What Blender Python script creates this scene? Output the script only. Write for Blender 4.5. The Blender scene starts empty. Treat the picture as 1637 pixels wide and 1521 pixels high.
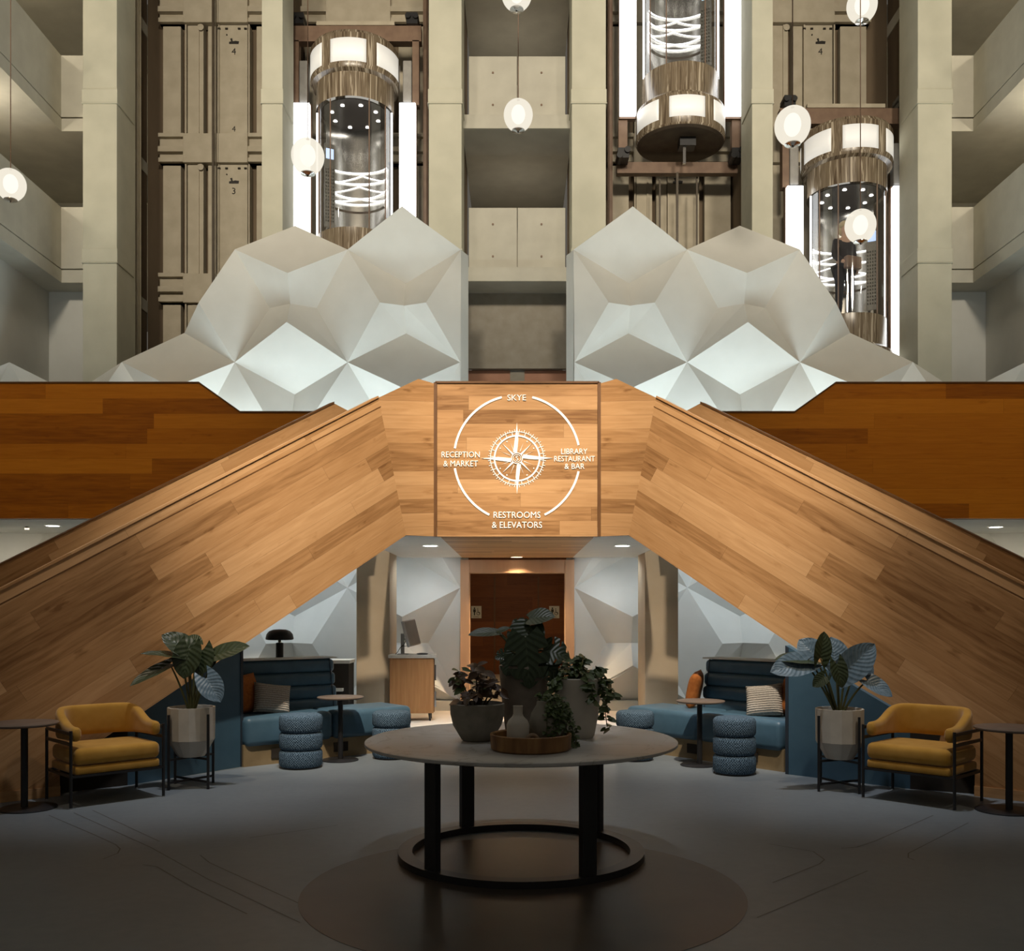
import bpy, bmesh, math, random
from mathutils import Vector, Matrix, Euler
R = math.radians
PI = math.pi
random.seed(7)
sc = bpy.context.scene
COL = sc.collection
# ---------------------------------------------------------------- camera geometry
FOC, CX, CY, EYE = 1560.0, 827.0, 976.0, 1.58
def P(px, py, d):
    "a photo direction at depth d (metres in front of the camera)"
    return Vector(((px - CX) * d / FOC, d, EYE - (py - CY) * d / FOC))
def G(px, py):
    "point of the floor"
    return P(px, py, EYE * FOC / (py - CY))
def onplane(px, py, p0, n):
    r = P(px, py, 1.0) - Vector((0, 0, EYE))
    o = Vector((0, 0, EYE))
    return o + r * ((p0 - o).dot(n) / r.dot(n))

# ---------------------------------------------------------------- materials
def mat(name):
    m = bpy.data.materials.new(name); m.use_nodes = True
    nt = m.node_tree
    return m, nt, nt.nodes['Principled BSDF']
def setp(b, col=None, rough=None, metal=None, spec=None, emit=None, es=None, coat=None, sheen=None):
    if col is not None: b.inputs['Base Color'].default_value = (*col, 1)
    if rough is not None: b.inputs['Roughness'].default_value = rough
    if metal is not None: b.inputs['Metallic'].default_value = metal
    if spec is not None: b.inputs['Specular IOR Level'].default_value = spec
    if emit is not None: b.inputs['Emission Color'].default_value = (*emit, 1)
    if es is not None: b.inputs['Emission Strength'].default_value = es
    if coat is not None: b.inputs['Coat Weight'].default_value = coat
    if sheen is not None: b.inputs['Sheen Weight'].default_value = sheen
def nn(nt, t, **kw):
    n = nt.nodes.new(t)
    for k, v in kw.items(): setattr(n, k, v)
    return n
def math_n(nt, op, a, b=None):
    n = nn(nt, 'ShaderNodeMath', operation=op)
    for i, v in enumerate((a, b)):
        if v is None: continue
        if isinstance(v, (int, float)): n.inputs[i].default_value = v
        else: nt.links.new(v, n.inputs[i])
    return n.outputs[0]
def ramp(nt, fac, stops):
    r = nn(nt, 'ShaderNodeValToRGB')
    e = r.color_ramp.elements
    e[0].position, e[0].color = stops[0][0], (*stops[0][1], 1)
    e[1].position, e[1].color = stops[-1][0], (*stops[-1][1], 1)
    for p, c in stops[1:-1]:
        x = e.new(p); x.color = (*c, 1)
    nt.links.new(fac, r.inputs[0])
    return r.outputs[0]
def noisy(name, c1, c2, scale=6, rough=0.6, metal=0, spec=0.4, detail=4, bump=0.0, stretch=None, **kw):
    m, nt, b = mat(name)
    tc = nn(nt, 'ShaderNodeTexCoord'); no = nn(nt, 'ShaderNodeTexNoise')
    no.inputs['Scale'].default_value = scale; no.inputs['Detail'].default_value = detail
    src = tc.outputs['Object']
    if stretch:
        mp = nn(nt, 'ShaderNodeMapping'); mp.inputs['Scale'].default_value = stretch
        nt.links.new(src, mp.inputs[0]); src = mp.outputs[0]
    nt.links.new(src, no.inputs['Vector'])
    nt.links.new(ramp(nt, no.outputs['Fac'], [(.3, c1), (.7, c2)]), b.inputs['Base Color'])
    setp(b, rough=rough, metal=metal, spec=spec, **kw)
    if bump:
        bp = nn(nt, 'ShaderNodeBump'); bp.inputs['Strength'].default_value = bump; bp.inputs['Distance'].default_value = .01
        nt.links.new(no.outputs['Fac'], bp.inputs['Height']); nt.links.new(bp.outputs[0], b.inputs['Normal'])
    return m
def emis(name, col, s):
    m, nt, b = mat(name); setp(b, col=(.8, .8, .8), rough=.5, emit=col, es=s)
    return m
def planks(name, dark, mid, light, h=.155, L=2.1, rough=.42):
    "boards laid along U with staggered ends, grain and knots (UV in metres)"
    m, nt, b = mat(name)
    uv = nn(nt, 'ShaderNodeUVMap'); sx = nn(nt, 'ShaderNodeSeparateXYZ'); nt.links.new(uv.outputs[0], sx.inputs[0])
    u, v = sx.outputs[0], sx.outputs[1]
    vr = math_n(nt, 'DIVIDE', v, h); row = math_n(nt, 'FLOOR', vr)
    w1 = nn(nt, 'ShaderNodeTexWhiteNoise', noise_dimensions='1D'); nt.links.new(row, w1.inputs['W'])
    uo = math_n(nt, 'ADD', math_n(nt, 'DIVIDE', u, L), math_n(nt, 'MULTIPLY', w1.outputs[0], 7.3))
    cell = math_n(nt, 'FLOOR', uo)
    cb = nn(nt, 'ShaderNodeCombineXYZ'); nt.links.new(cell, cb.inputs[0]); nt.links.new(row, cb.inputs[1])
    w2 = nn(nt, 'ShaderNodeTexWhiteNoise', noise_dimensions='2D'); nt.links.new(cb.outputs[0], w2.inputs['Vector'])
    gv = nn(nt, 'ShaderNodeCombineXYZ')
    nt.links.new(math_n(nt, 'ADD', math_n(nt, 'MULTIPLY', u, 1.3), math_n(nt, 'MULTIPLY', w2.outputs[0], 37)), gv.inputs[0])
    nt.links.new(math_n(nt, 'MULTIPLY', v, 16), gv.inputs[1])
    gr = nn(nt, 'ShaderNodeTexNoise'); gr.inputs['Scale'].default_value = 1.6; gr.inputs['Detail'].default_value = 6
    gr.inputs['Distortion'].default_value = .8
    nt.links.new(gv.outputs[0], gr.inputs['Vector'])
    kv = nn(nt, 'ShaderNodeCombineXYZ')
    nt.links.new(math_n(nt, 'MULTIPLY', u, 1.5), kv.inputs[0]); nt.links.new(math_n(nt, 'MULTIPLY', v, 4), kv.inputs[1])
    kn = nn(nt, 'ShaderNodeTexNoise'); kn.inputs['Scale'].default_value = 2.2; kn.inputs['Detail'].default_value = 3
    nt.links.new(kv.outputs[0], kn.inputs['Vector'])
    knot = math_n(nt, 'MULTIPLY', math_n(nt, 'MAXIMUM', math_n(nt, 'SUBTRACT', kn.outputs[0], .64), 0), 2.2)
    f = math_n(nt, 'ADD', math_n(nt, 'MULTIPLY', w2.outputs[0], .58), math_n(nt, 'MULTIPLY', gr.outputs[0], .66))
    f = math_n(nt, 'SUBTRACT', math_n(nt, 'SUBTRACT', f, .12), knot)
    col = ramp(nt, f, [(.12, dark), (.45, mid), (.85, light)])
    fv = math_n(nt, 'FRACT', vr); fu = math_n(nt, 'FRACT', uo)
    gap = math_n(nt, 'MINIMUM', math_n(nt, 'MULTIPLY', math_n(nt, 'MINIMUM', fv, math_n(nt, 'SUBTRACT', 1, fv)), h / .0022),
                 math_n(nt, 'MULTIPLY', math_n(nt, 'MINIMUM', fu, math_n(nt, 'SUBTRACT', 1, fu)), L / .003))
    gapc = math_n(nt, 'MINIMUM', math_n(nt, 'ADD', gap, .35), 1)
    mx = nn(nt, 'ShaderNodeMix', data_type='RGBA', blend_type='MULTIPLY'); mx.inputs[0].default_value = 1
    nt.links.new(col, mx.inputs[6]); nt.links.new(gapc, mx.inputs[7])
    nt.links.new(mx.outputs[2], b.inputs['Base Color'])
    setp(b, rough=rough, spec=.25)
    return m
def glass(name, refl=.12, tint=(1, 1, 1)):
    m, nt, b = mat(name); nt.nodes.remove(b)
    o = nt.nodes['Material Output']; t = nn(nt, 'ShaderNodeBsdfTransparent'); g = nn(nt, 'ShaderNodeBsdfGlossy')
    t.inputs[0].default_value = (*tint, 1); g.inputs['Roughness'].default_value = .04
    x = nn(nt, 'ShaderNodeMixShader'); x.inputs[0].default_value = refl
    nt.links.new(t.outputs[0], x.inputs[1]); nt.links.new(g.outputs[0], x.inputs[2]); nt.links.new(x.outputs[0], o.inputs[0])
    return m
def globe_mat(name):
    m, nt, b = mat(name); nt.nodes.remove(b)
    o = nt.nodes['Material Output']; t = nn(nt, 'ShaderNodeBsdfTransparent'); e = nn(nt, 'ShaderNodeEmission')
    e.inputs[0].default_value = (1, .93, .78, 1); e.inputs[1].default_value = .92
    x = nn(nt, 'ShaderNodeMixShader'); x.inputs[0].default_value = .80
    nt.links.new(t.outputs[0], x.inputs[1]); nt.links.new(e.outputs[0], x.inputs[2]); nt.links.new(x.outputs[0], o.inputs[0])
    return m

M = {}
M['wood'] = planks('oak_planks', (.19, .088, .030), (.40, .215, .09), (.55, .325, .155))
M['wood_mezz'] = planks('dim_lit_oak_planks', (.26, .075, .0035), (.46, .15, .006), (.58, .21, .012), h=.2, L=2.4)  # same oak; deep tone of the dim mezzanine put into the colour
M['wood_corr'] = planks('walnut_planks', (.10, .028, .006), (.17, .05, .012), (.22, .07, .018), h=.3, L=2.6)
M['oak_trim'] = noisy('oak_trim', (.42, .24, .13), (.52, .32, .19), scale=5, stretch=(1, 1, .15), rough=.5)
M['dark_wood'] = noisy('dark_trim', (.10, .04, .01), (.14, .06, .015), rough=.5)
M['plaster'] = noisy('white_plaster', (.65, .645, .60), (.69, .685, .64), scale=3, rough=.75, spec=.2)
M['concrete'] = noisy('cream_concrete', (.52, .51, .41), (.60, .585, .475), scale=2.2, rough=.8, spec=.2, bump=.04)
M['conc_panel'] = noisy('concrete_panel', (.50, .48, .41), (.57, .55, .47), scale=3, rough=.85, spec=.2, bump=.05)
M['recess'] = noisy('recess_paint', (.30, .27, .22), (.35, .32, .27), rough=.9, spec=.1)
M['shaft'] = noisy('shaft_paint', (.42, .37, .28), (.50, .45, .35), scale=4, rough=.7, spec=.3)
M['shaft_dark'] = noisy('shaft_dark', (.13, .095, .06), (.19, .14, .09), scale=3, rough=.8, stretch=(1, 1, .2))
M['steel_brown'] = noisy('brown_steel', (.17, .105, .07), (.23, .15, .10), scale=5, rough=.55)
M['black'] = noisy('black_metal', (.012, .012, .013), (.02, .02, .022), rough=.42)
M['cable'] = noisy('steel_cable', (.05, .035, .02), (.08, .06, .035), rough=.5)
M['chrome'] = noisy('chrome', (.6, .58, .55), (.7, .68, .65), rough=.15, metal=1)
M['salmon'] = noisy('salmon_panel', (.42, .20, .12), (.48, .24, .15), rough=.6)
M['pit'] = noisy('dark_recess_shade', (.02, .016, .012), (.03, .024, .018), rough=.9)
M['lamp_white'] = emis('lit_diffuser', (.95, .98, 1.0), 3.2)
M['lamp_dim'] = emis('lit_frieze', (1.0, .97, .88), .38)
M['lamp_warm'] = emis('warm_lens', (1, .82, .55), 5)
M['spot_lens'] = emis('spot_lens', (1, .99, .95), 14)
M['tube'] = emis('reflected_tube_glow', (.95, .98, 1), 2.6)
M['screen'] = emis('blue_screen', (.25, .50, .95), .95)
M['bulb'] = emis('bulb', (1, .96, .88), 1.35)
M['globe'] = globe_mat('globe_glass')
M['glass'] = glass('cab_glass', .14, (.96, .96, .95))
M['cabmetal'] = noisy('cab_mirror', (.36, .34, .31), (.48, .46, .42), scale=5, rough=.24, metal=.85, stretch=(1, 1, .15))
M['cabdark'] = noisy('cab_ceiling', (.07, .06, .055), (.10, .09, .08), rough=.25, metal=.7)
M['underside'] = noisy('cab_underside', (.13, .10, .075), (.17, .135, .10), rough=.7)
# zebra veneer of the lift cars
m, nt, b = mat('zebra_veneer')
uv = nn(nt, 'ShaderNodeUVMap'); mp = nn(nt, 'ShaderNodeMapping'); mp.inputs['Scale'].default_value = (14, .55, 1)
no = nn(nt, 'ShaderNodeTexNoise'); no.inputs['Scale'].default_value = 1.5; no.inputs['Detail'].default_value = 3; no.inputs['Distortion'].default_value = .7
nt.links.new(uv.outputs[0], mp.inputs[0]); nt.links.new(mp.outputs[0], no.inputs['Vector'])
nt.links.new(ramp(nt, no.outputs[0], [(.36, (.10, .07, .045)), (.46, (.24, .19, .13)), (.54, (.16, .12, .08)), (.62, (.50, .43, .33))]), b.inputs['Base Color'])
setp(b, rough=.25, spec=.5); M['zebra'] = m
# floor
m, nt, b = mat('polished_concrete')
tc = nn(nt, 'ShaderNodeTexCoord'); no = nn(nt, 'ShaderNodeTexNoise'); no.inputs['Scale'].default_value = .9; no.inputs['Detail'].default_value = 8
n2 = nn(nt, 'ShaderNodeTexNoise'); n2.inputs['Scale'].default_value = 14; n2.inputs['Detail'].default_value = 3
nt.links.new(tc.outputs['Object'], no.inputs['Vector']); nt.links.new(tc.outputs['Object'], n2.inputs['Vector'])
f = math_n(nt, 'ADD', math_n(nt, 'MULTIPLY', no.outputs[0], .7), math_n(nt, 'MULTIPLY', n2.outputs[0], .3))
nt.links.new(ramp(nt, f, [(.3, (.155, .178, .195)), (.7, (.205, .232, .252))]), b.inputs['Base Color'])
setp(b, rough=.4, spec=.16); M['floor'] = m
M['disc'] = noisy('brown_concrete', (.055, .045, .036), (.08, .066, .052), scale=2, detail=8, rough=.36, spec=.18)
M['tile'] = noisy('beige_tile', (.52, .42, .32), (.58, .48, .38), scale=3, rough=.4)
M['tan'] = noisy('warm_bounce_column', (.34, .265, .175), (.40, .315, .215), scale=2, rough=.7)  # warm bounce off the oak put into the column colour
M['joint'] = noisy('joint_filler', (.09, .09, .09), (.12, .12, .12), rough=.6)
# marble
m, nt, b = mat('white_marble')
tc = nn(nt, 'ShaderNodeTexCoord'); no = nn(nt, 'ShaderNodeTexNoise'); no.inputs['Scale'].default_value = 1.7; no.inputs['Detail'].default_value = 8; no.inputs['Distortion'].default_value = 1.6
nt.links.new(tc.outputs['Object'], no.inputs['Vector'])
nt.links.new(ramp(nt, no.outputs[0], [(.3, (.46, .46, .45)), (.485, (.44, .44, .43)), (.5, (.33, .32, .30)), (.515, (.45, .45, .44)), (.7, (.50, .50, .49))]), b.inputs['Base Color'])
setp(b, rough=.35, spec=.3); M['marble'] = m
M['mustard'] = noisy('mustard_velvet', (.40, .205, .026), (.48, .26, .045), scale=9, rough=.8, spec=.15, sheen=.25)
M['leather'] = noisy('blue_leather', (.055, .115, .17), (.07, .14, .205), scale=7, rough=.42, spec=.4)
M['leather_dark'] = noisy('dark_edge', (.02, .03, .045), (.03, .04, .055), rough=.5)
M['bluepanel'] = noisy('blue_lacquer', (.045, .10, .15), (.055, .115, .17), rough=.5)
M['plinth'] = noisy('plinth_wood', (.22, .16, .085), (.30, .22, .12), scale=4, rough=.6)
M['rust'] = noisy('rust_velvet', (.30, .09, .015), (.40, .13, .025), scale=30, rough=.9, bump=.3)
M['cabwood'] = noisy('cabinet_oak', (.24, .105, .032), (.31, .145, .05), scale=5, stretch=(6, 6, .4), rough=.5)
M['stone'] = noisy('stone_top', (.33, .30, .25), (.42, .38, .32), scale=12, rough=.4)
M['tabletop'] = noisy('walnut_top', (.13, .095, .075), (.17, .13, .10), scale=8, rough=.42)
M['potwhite'] = noisy('white_pot', (.50, .47, .41), (.58, .55, .48), scale=9, rough=.6)
M['potgrey'] = noisy('grey_pot', (.20, .19, .155), (.28, .26, .215), scale=11, rough=.85, detail=6)
M['potstone'] = noisy('rough_stone_pot', (.16, .135, .11), (.27, .235, .195), scale=7, rough=.9, detail=7, bump=.2)
M['soil'] = noisy('soil', (.02, .012, .007), (.045, .03, .018), scale=40, rough=1, bump=.5)
M['traywood'] = noisy('acacia_tray', (.12, .05, .015), (.32, .17, .06), scale=5, stretch=(3, 3, .6), rough=.5, detail=6)
M['woodring'] = noisy('pale_wood_ring', (.24, .17, .11), (.30, .22, .145), rough=.6)
M['paint'] = noisy('white_vinyl', (.84, .84, .80), (.88, .88, .84), rough=.6)
M['signplate'] = noisy('sign_plate', (.58, .55, .48), (.64, .61, .54), rough=.5)
M['ink'] = noisy('black_ink', (.012, .01, .008), (.02, .016, .012), rough=.6)
M['greymetal'] = noisy('grey_plastic', (.26, .25, .235), (.34, .33, .31), rough=.5)
M['screen_off'] = noisy('grey_screen', (.09, .088, .085), (.12, .118, .112), rough=.3)
M['skin'] = noisy('skin', (.50, .32, .23), (.55, .36, .26), rough=.6)
M['hair'] = noisy('fair_hair', (.42, .34, .20), (.50, .41, .26), scale=30, rough=.7)
M['jacket'] = noisy('dark_jacket', (.018, .016, .018), (.03, .026, .028), rough=.9)
M['trousers'] = noisy('dark_trousers', (.012, .013, .018), (.02, .021, .028), rough=.9)
M['bag'] = noisy('brown_bag', (.16, .10, .07), (.22, .14, .10), rough=.7)
# woven blue bouclé, ribbed cushions, leaves
def woven(name, c1, c2, s, kind='both'):
    m, nt, b = mat(name)
    uv = nn(nt, 'ShaderNodeUVMap'); sx = nn(nt, 'ShaderNodeSeparateXYZ'); nt.links.new(uv.outputs[0], sx.inputs[0])
    a = math_n(nt, 'SINE', math_n(nt, 'MULTIPLY', sx.outputs[0], s)); c = math_n(nt, 'SINE', math_n(nt, 'MULTIPLY', sx.outputs[1], s))
    f = math_n(nt, 'MULTIPLY', a, c) if kind == 'both' else c
    no = nn(nt, 'ShaderNodeTexNoise'); no.inputs['Scale'].default_value = 60; nt.links.new(uv.outputs[0], no.inputs['Vector'])
    f = math_n(nt, 'ADD', math_n(nt, 'MULTIPLY', f, .33), no.outputs[0])
    nt.links.new(ramp(nt, f, [(.2, c1), (.85, c2)]), b.inputs['Base Color'])
    bp = nn(nt, 'ShaderNodeBump'); bp.inputs['Strength'].default_value = .7; bp.inputs['Distance'].default_value = .012
    nt.links.new(f, bp.inputs['Height']); nt.links.new(bp.outputs[0], b.inputs['Normal'])
    setp(b, rough=.95, spec=.1)
    return m
M['boucle'] = woven('blue_boucle', (.018, .038, .062), (.16, .24, .325), 250)
M['ribbed'] = woven('grey_ribbed', (.30, .27, .235), (.52, .48, .43), 260, 'rib')
def leafmat(name, c1, c2, vein, rough=.4, s=42):
    m, nt, b = mat(name)
    uv = nn(nt, 'ShaderNodeUVMap'); sx = nn(nt, 'ShaderNodeSeparateXYZ'); nt.links.new(uv.outputs[0], sx.inputs[0])
    ab = math_n(nt, 'ABSOLUTE', math_n(nt, 'SUBTRACT', sx.outputs[0], .5))
    w = math_n(nt, 'SINE', math_n(nt, 'MULTIPLY', math_n(nt, 'SUBTRACT', sx.outputs[1], math_n(nt, 'MULTIPLY', ab, .8)), s))
    vn = math_n(nt, 'MULTIPLY', math_n(nt, 'MAXIMUM', math_n(nt, 'SUBTRACT', w, .9), 0), 8)
    mid = math_n(nt, 'MAXIMUM', math_n(nt, 'SUBTRACT', 1, math_n(nt, 'MULTIPLY', ab, 40)), 0)
    no = nn(nt, 'ShaderNodeTexNoise'); no.inputs['Scale'].default_value = 9; nt.links.new(uv.outputs[0], no.inputs['Vector'])
    base = ramp(nt, no.outputs[0], [(.35, c1), (.65, c2)])
    mx = nn(nt, 'ShaderNodeMix', data_type='RGBA'); nt.links.new(math_n(nt, 'MINIMUM', math_n(nt, 'MAXIMUM', vn, mid), .7), mx.inputs[0])
    nt.links.new(base, mx.inputs[6]); mx.inputs[7].default_value = (*vein, 1)
    nt.links.new(mx.outputs[2], b.inputs['Base Color']); setp(b, rough=rough, spec=.5)
    bp = nn(nt, 'ShaderNodeBump'); bp.inputs['Strength'].default_value = .18; bp.inputs['Distance'].default_value = .01
    nt.links.new(w, bp.inputs['Height']); nt.links.new(bp.outputs[0], b.inputs['Normal'])
    return m
M['leaf_dark'] = leafmat('dark_leaf', (.020, .032, .013), (.034, .05, .019), (.05, .068, .034))
M['leaf_sheen'] = leafmat('cool_sheen_leaf', (.09, .15, .20), (.14, .21, .27), (.20, .27, .32), s=55)  # bluish sheen of cool lamps put into the leaf colour
M['leaf_mon'] = leafmat('monstera_leaf', (.014, .03, .009), (.024, .046, .014), (.045, .068, .028), rough=.42)
M['leaf_red'] = leafmat('rusty_leaf', (.05, .022, .010), (.075, .04, .014), (.11, .055, .025))
M['leaf_small'] = leafmat('green_small_leaf', (.04, .075, .016), (.07, .11, .03), (.09, .12, .05))
M['stem'] = noisy('green_stem', (.07, .08, .03), (.11, .12, .05), rough=.5)
M['stem_dark'] = noisy('brown_stem', (.05, .035, .02), (.08, .055, .03), rough=.7)

# ---------------------------------------------------------------- mesh builder
class MB:
    def __init__(s): s.bm = bmesh.new()
    def face(s, pts):
        try: return s.bm.faces.new([s.bm.verts.new(p) for p in pts])
        except ValueError: return None
    def box(s, x0, x1, y0, y1, z0, z1, mx=None):
        c = [Vector((x, y, z)) for z in (z0, z1) for y in (y0, y1) for x in (x0, x1)]
        if mx is not None: c = [mx @ p for p in c]
        v = [s.bm.verts.new(p) for p in c]
        for f in ((0, 2, 3, 1), (4, 5, 7, 6), (0, 1, 5, 4), (2, 6, 7, 3), (0, 4, 6, 2), (1, 3, 7, 5)):
            s.bm.faces.new([v[i] for i in f])
        return s
    def prism(s, pts, vec):
        a = [s.bm.verts.new(p) for p in pts]; b = [s.bm.verts.new(Vector(p) + Vector(vec)) for p in pts]
        n = len(pts)
        s.bm.faces.new(a); s.bm.faces.new(b[::-1])
        for i in range(n):
            j = (i + 1) % n; s.bm.faces.new([a[j], a[i], b[i], b[j]])
        return s
    def tube(s, pts, r, seg=8, cap=True):
        pts = [Vector(p) for p in pts]; n = len(pts)
        rr = r if isinstance(r, (list, tuple)) else [r] * n
        rings = []; ref = None
        for i, p in enumerate(pts):
            t = (pts[min(i + 1, n - 1)] - pts[max(i - 1, 0)]).normalized()
            if ref is None:
                ref = t.orthogonal().normalized()
            ref = (ref - t * ref.dot(t)).normalized(); bi = t.cross(ref)
            rings.append([s.bm.verts.new(p + (ref * math.cos(2 * PI * k / seg) + bi * math.sin(2 * PI * k / seg)) * rr[i]) for k in range(seg)])
        for a, b in zip(rings, rings[1:]):
            for k in range(seg):
                s.bm.faces.new([a[k], a[(k + 1) % seg], b[(k + 1) % seg], b[k]])
        if cap:
            s.bm.faces.new(rings[0][::-1]); s.bm.faces.new(rings[-1])
        return s
    def lathe(s, prof, c=(0, 0, 0), seg=32, a0=0, a1=2 * PI, sx=1, sy=1):
        c = Vector(c); full = abs(a1 - a0 - 2 * PI) < 1e-6
        n = seg if full else seg + 1
        cols = []
        for k in range(n):
            a = a0 + (a1 - a0) * k / seg
            cols.append([s.bm.verts.new(c + Vector((r * sx * math.cos(a), r * sy * math.sin(a), z))) for r, z in prof])
        for k in range(seg):
            A, B = cols[k], cols[(k + 1) % n]
            for i in range(len(prof) - 1):
                vs = [A[i], B[i], B[i + 1], A[i + 1]]
                s.bm.faces.new(vs)
        bmesh.ops.remove_doubles(s.bm, verts=s.bm.verts, dist=1e-6)
        return s
    def ball(s, c, rx, ry, rz, u=20, v=12, mx=None):
        mm = Matrix.Translation(c) @ (mx or Matrix()) @ Matrix.Diagonal((rx, ry, rz, 1))
        bmesh.ops.create_uvsphere(s.bm, u_segments=u, v_segments=v, radius=1, matrix=mm)
        return s
    def rbox(s, x0, x1, y0, y1, z0, z1, b=.02, seg=3, mx=None):
        t = bmesh.new()
        bmesh.ops.create_cube(t, size=1, matrix=Matrix.Translation(((x0 + x1) / 2, (y0 + y1) / 2, (z0 + z1) / 2)) @ Matrix.Diagonal((x1 - x0, y1 - y0, z1 - z0, 1)))
        bmesh.ops.bevel(t, geom=t.edges[:], offset=b, segments=seg, affect='EDGES', profile=.5)
        if mx is not None: bmesh.ops.transform(t, matrix=mx, verts=t.verts)
        me = bpy.data.meshes.new('t'); t.to_mesh(me); t.free(); s.bm.from_mesh(me); bpy.data.meshes.remove(me)
        return s
    def xf(s, mx):
        bmesh.ops.transform(s.bm, matrix=mx, verts=s.bm.verts); return s
    def build(s, name, m, parent=None, smooth=False, uv=None, bevel=0, ang=40, mods=()):
        bm = s.bm
        bmesh.ops.recalc_face_normals(bm, faces=bm.faces[:]) if uv != 'keep' else None
        if uv and uv != 'keep':
            L = bm.loops.layers.uv.verify()
            if uv == 'cyl':
                for f in bm.faces:
                    c = f.calc_center_median(); ac = math.atan2(c.y, c.x)
                    for l in f.loops:
                        p = l.vert.co; a = math.atan2(p.y, p.x)
                        while a - ac > PI: a -= 2 * PI
                        while a - ac < -PI: a += 2 * PI
                        rad = math.hypot(p.x, p.y)
                        if abs(f.normal.z) > .8: l[L].uv = (p.x, p.y)
                        else: l[L].uv = (a * max(.2, math.hypot(c.x, c.y)), p.z)
            elif uv == 'box':
                for f in bm.faces:
                    n = f.normal
                    for l in f.loops:
                        p = l.vert.co
                        l[L].uv = (p.y, p.z) if abs(n.x) > max(abs(n.y), abs(n.z)) else ((p.x, p.z) if abs(n.y) > abs(n.z) else (p.x, p.y))
            else:
                o, ud, vd = uv
                for f in bm.faces:
                    for l in f.loops:
                        q = l.vert.co - o; l[L].uv = (q.dot(ud), q.dot(vd))
        me = bpy.data.meshes.new(name); bm.to_mesh(me); bm.free()
        if smooth:
            for p in me.polygons: p.use_smooth = True
            me.set_sharp_from_angle(angle=R(ang))
        me.materials.append(m)
        o = bpy.data.objects.new(name, me); COL.objects.link(o)
        if parent is not None: o.parent = parent
        if bevel:
            bv = o.modifiers.new('bevel', 'BEVEL'); bv.width = bevel; bv.segments = 2; bv.limit_method = 'ANGLE'
        return o
def thing(name, label, cat, loc=(0, 0, 0), rz=0, group=None):
    o = bpy.data.objects.new(name, None); COL.objects.link(o); o.empty_display_size = .1
    o.location = loc; o.rotation_euler = (0, 0, rz)
    return tag(o, label, cat, group)
def tag(o, label, cat, group=None):
    o['label'] = label; o['category'] = cat
    if group: o['group'] = group
    return o
def struct(o, label=None, cat=None):
    o['kind'] = 'structure'
    if label: o['label'] = label
    if cat: o['category'] = cat
    return o
def rot(z): return Matrix.Rotation(z, 4, 'Z')
def T(x, y, z): return Matrix.Translation((x, y, z))
def text_mb(txt, w=None, h=None, extrude=.003):
    cu = bpy.data.curves.new('txt', 'FONT'); cu.body = txt; cu.align_x = 'CENTER'; cu.align_y = 'CENTER'; cu.extrude = extrude; cu.resolution_u = 3
    o = bpy.data.objects.new('txt', cu); COL.objects.link(o)
    dg = bpy.context.evaluated_depsgraph_get(); me = bpy.data.meshes.new_from_object(o.evaluated_get(dg))
    xs = [v.co.x for v in me.vertices]; ys = [v.co.y for v in me.vertices]
    cx, cy = (min(xs) + max(xs)) / 2, (min(ys) + max(ys)) / 2
    sx = w / (max(xs) - min(xs)) if w else None; sy = h / (max(ys) - min(ys)) if h else None
    sx = sx or sy; sy = sy or sx
    mb = MB()
    for v in me.vertices: v.co = Vector(((v.co.x - cx) * sx, -v.co.z - 0, (v.co.y - cy) * sy))   # text upright in XZ, facing -Y
    mb.bm.from_mesh(me)
    bpy.data.objects.remove(o); bpy.data.curves.remove(cu); bpy.data.meshes.remove(me)
    return mb

# ================================================================= SETTING
X_, Y_, Z_ = Vector((1, 0, 0)), Vector((0, 1, 0)), Vector((0, 0, 1))
struct(MB().box(-12, 12, -3, 27, -.2, 0).build('floor', M['floor']), 'polished grey concrete lobby floor', 'floor')
struct(MB().box(-1.8, 1.8, 12.9, 24.1, 0, .004).build('floor_tile', M['tile']), 'pale beige tile floor in front of the restroom corridor', 'floor')
d = MB(); d.lathe([(0.001, 0), (1.24, 0), (1.24, .0015), (.001, .0015)], seg=96)
o = d.build('floor_disc', M['disc']); o.location = (.03, 5.52, .0006); struct(o, 'dark brown round inlay in the floor under the marble table', 'floor')
j = MB()
def strip(pts, w=.009):
    q = [G(*p) for p in pts]
    for a, b in zip(q, q[1:]):
        t = (b - a).normalized(); n = Vector((-t.y, t.x, 0)) * w / 2; z = Vector((0, 0, .0012))
        j.face([a - n + z, b - n + z, b + n + z, a + n + z])
for ln in ([(78, 1304), (150, 1335), (185, 1351), (192, 1358), (188, 1365), (165, 1374)], [(118, 1300), (240, 1355), (330, 1405), (480, 1476)],
           [(148, 1296), (255, 1346)], [(228, 1383), (250, 1386), (305, 1418), (395, 1462)], [(320, 1368), (335, 1380), (480, 1446)],
           [(1492, 1304), (1400, 1345), (1370, 1355), (1345, 1357)], [(1548, 1316), (1452, 1365), (1452, 1372), (1462, 1376)],
           [(1230, 1350), (1300, 1362), (1318, 1375), (1310, 1382), (1235, 1412)], [(1387, 1393), (1210, 1468)], [(540, 1320), (400, 1340)]):
    strip(ln)
struct(j.build('floor_joint', M['joint']), 'fine dark joint lines in the concrete floor', 'floor')

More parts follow.
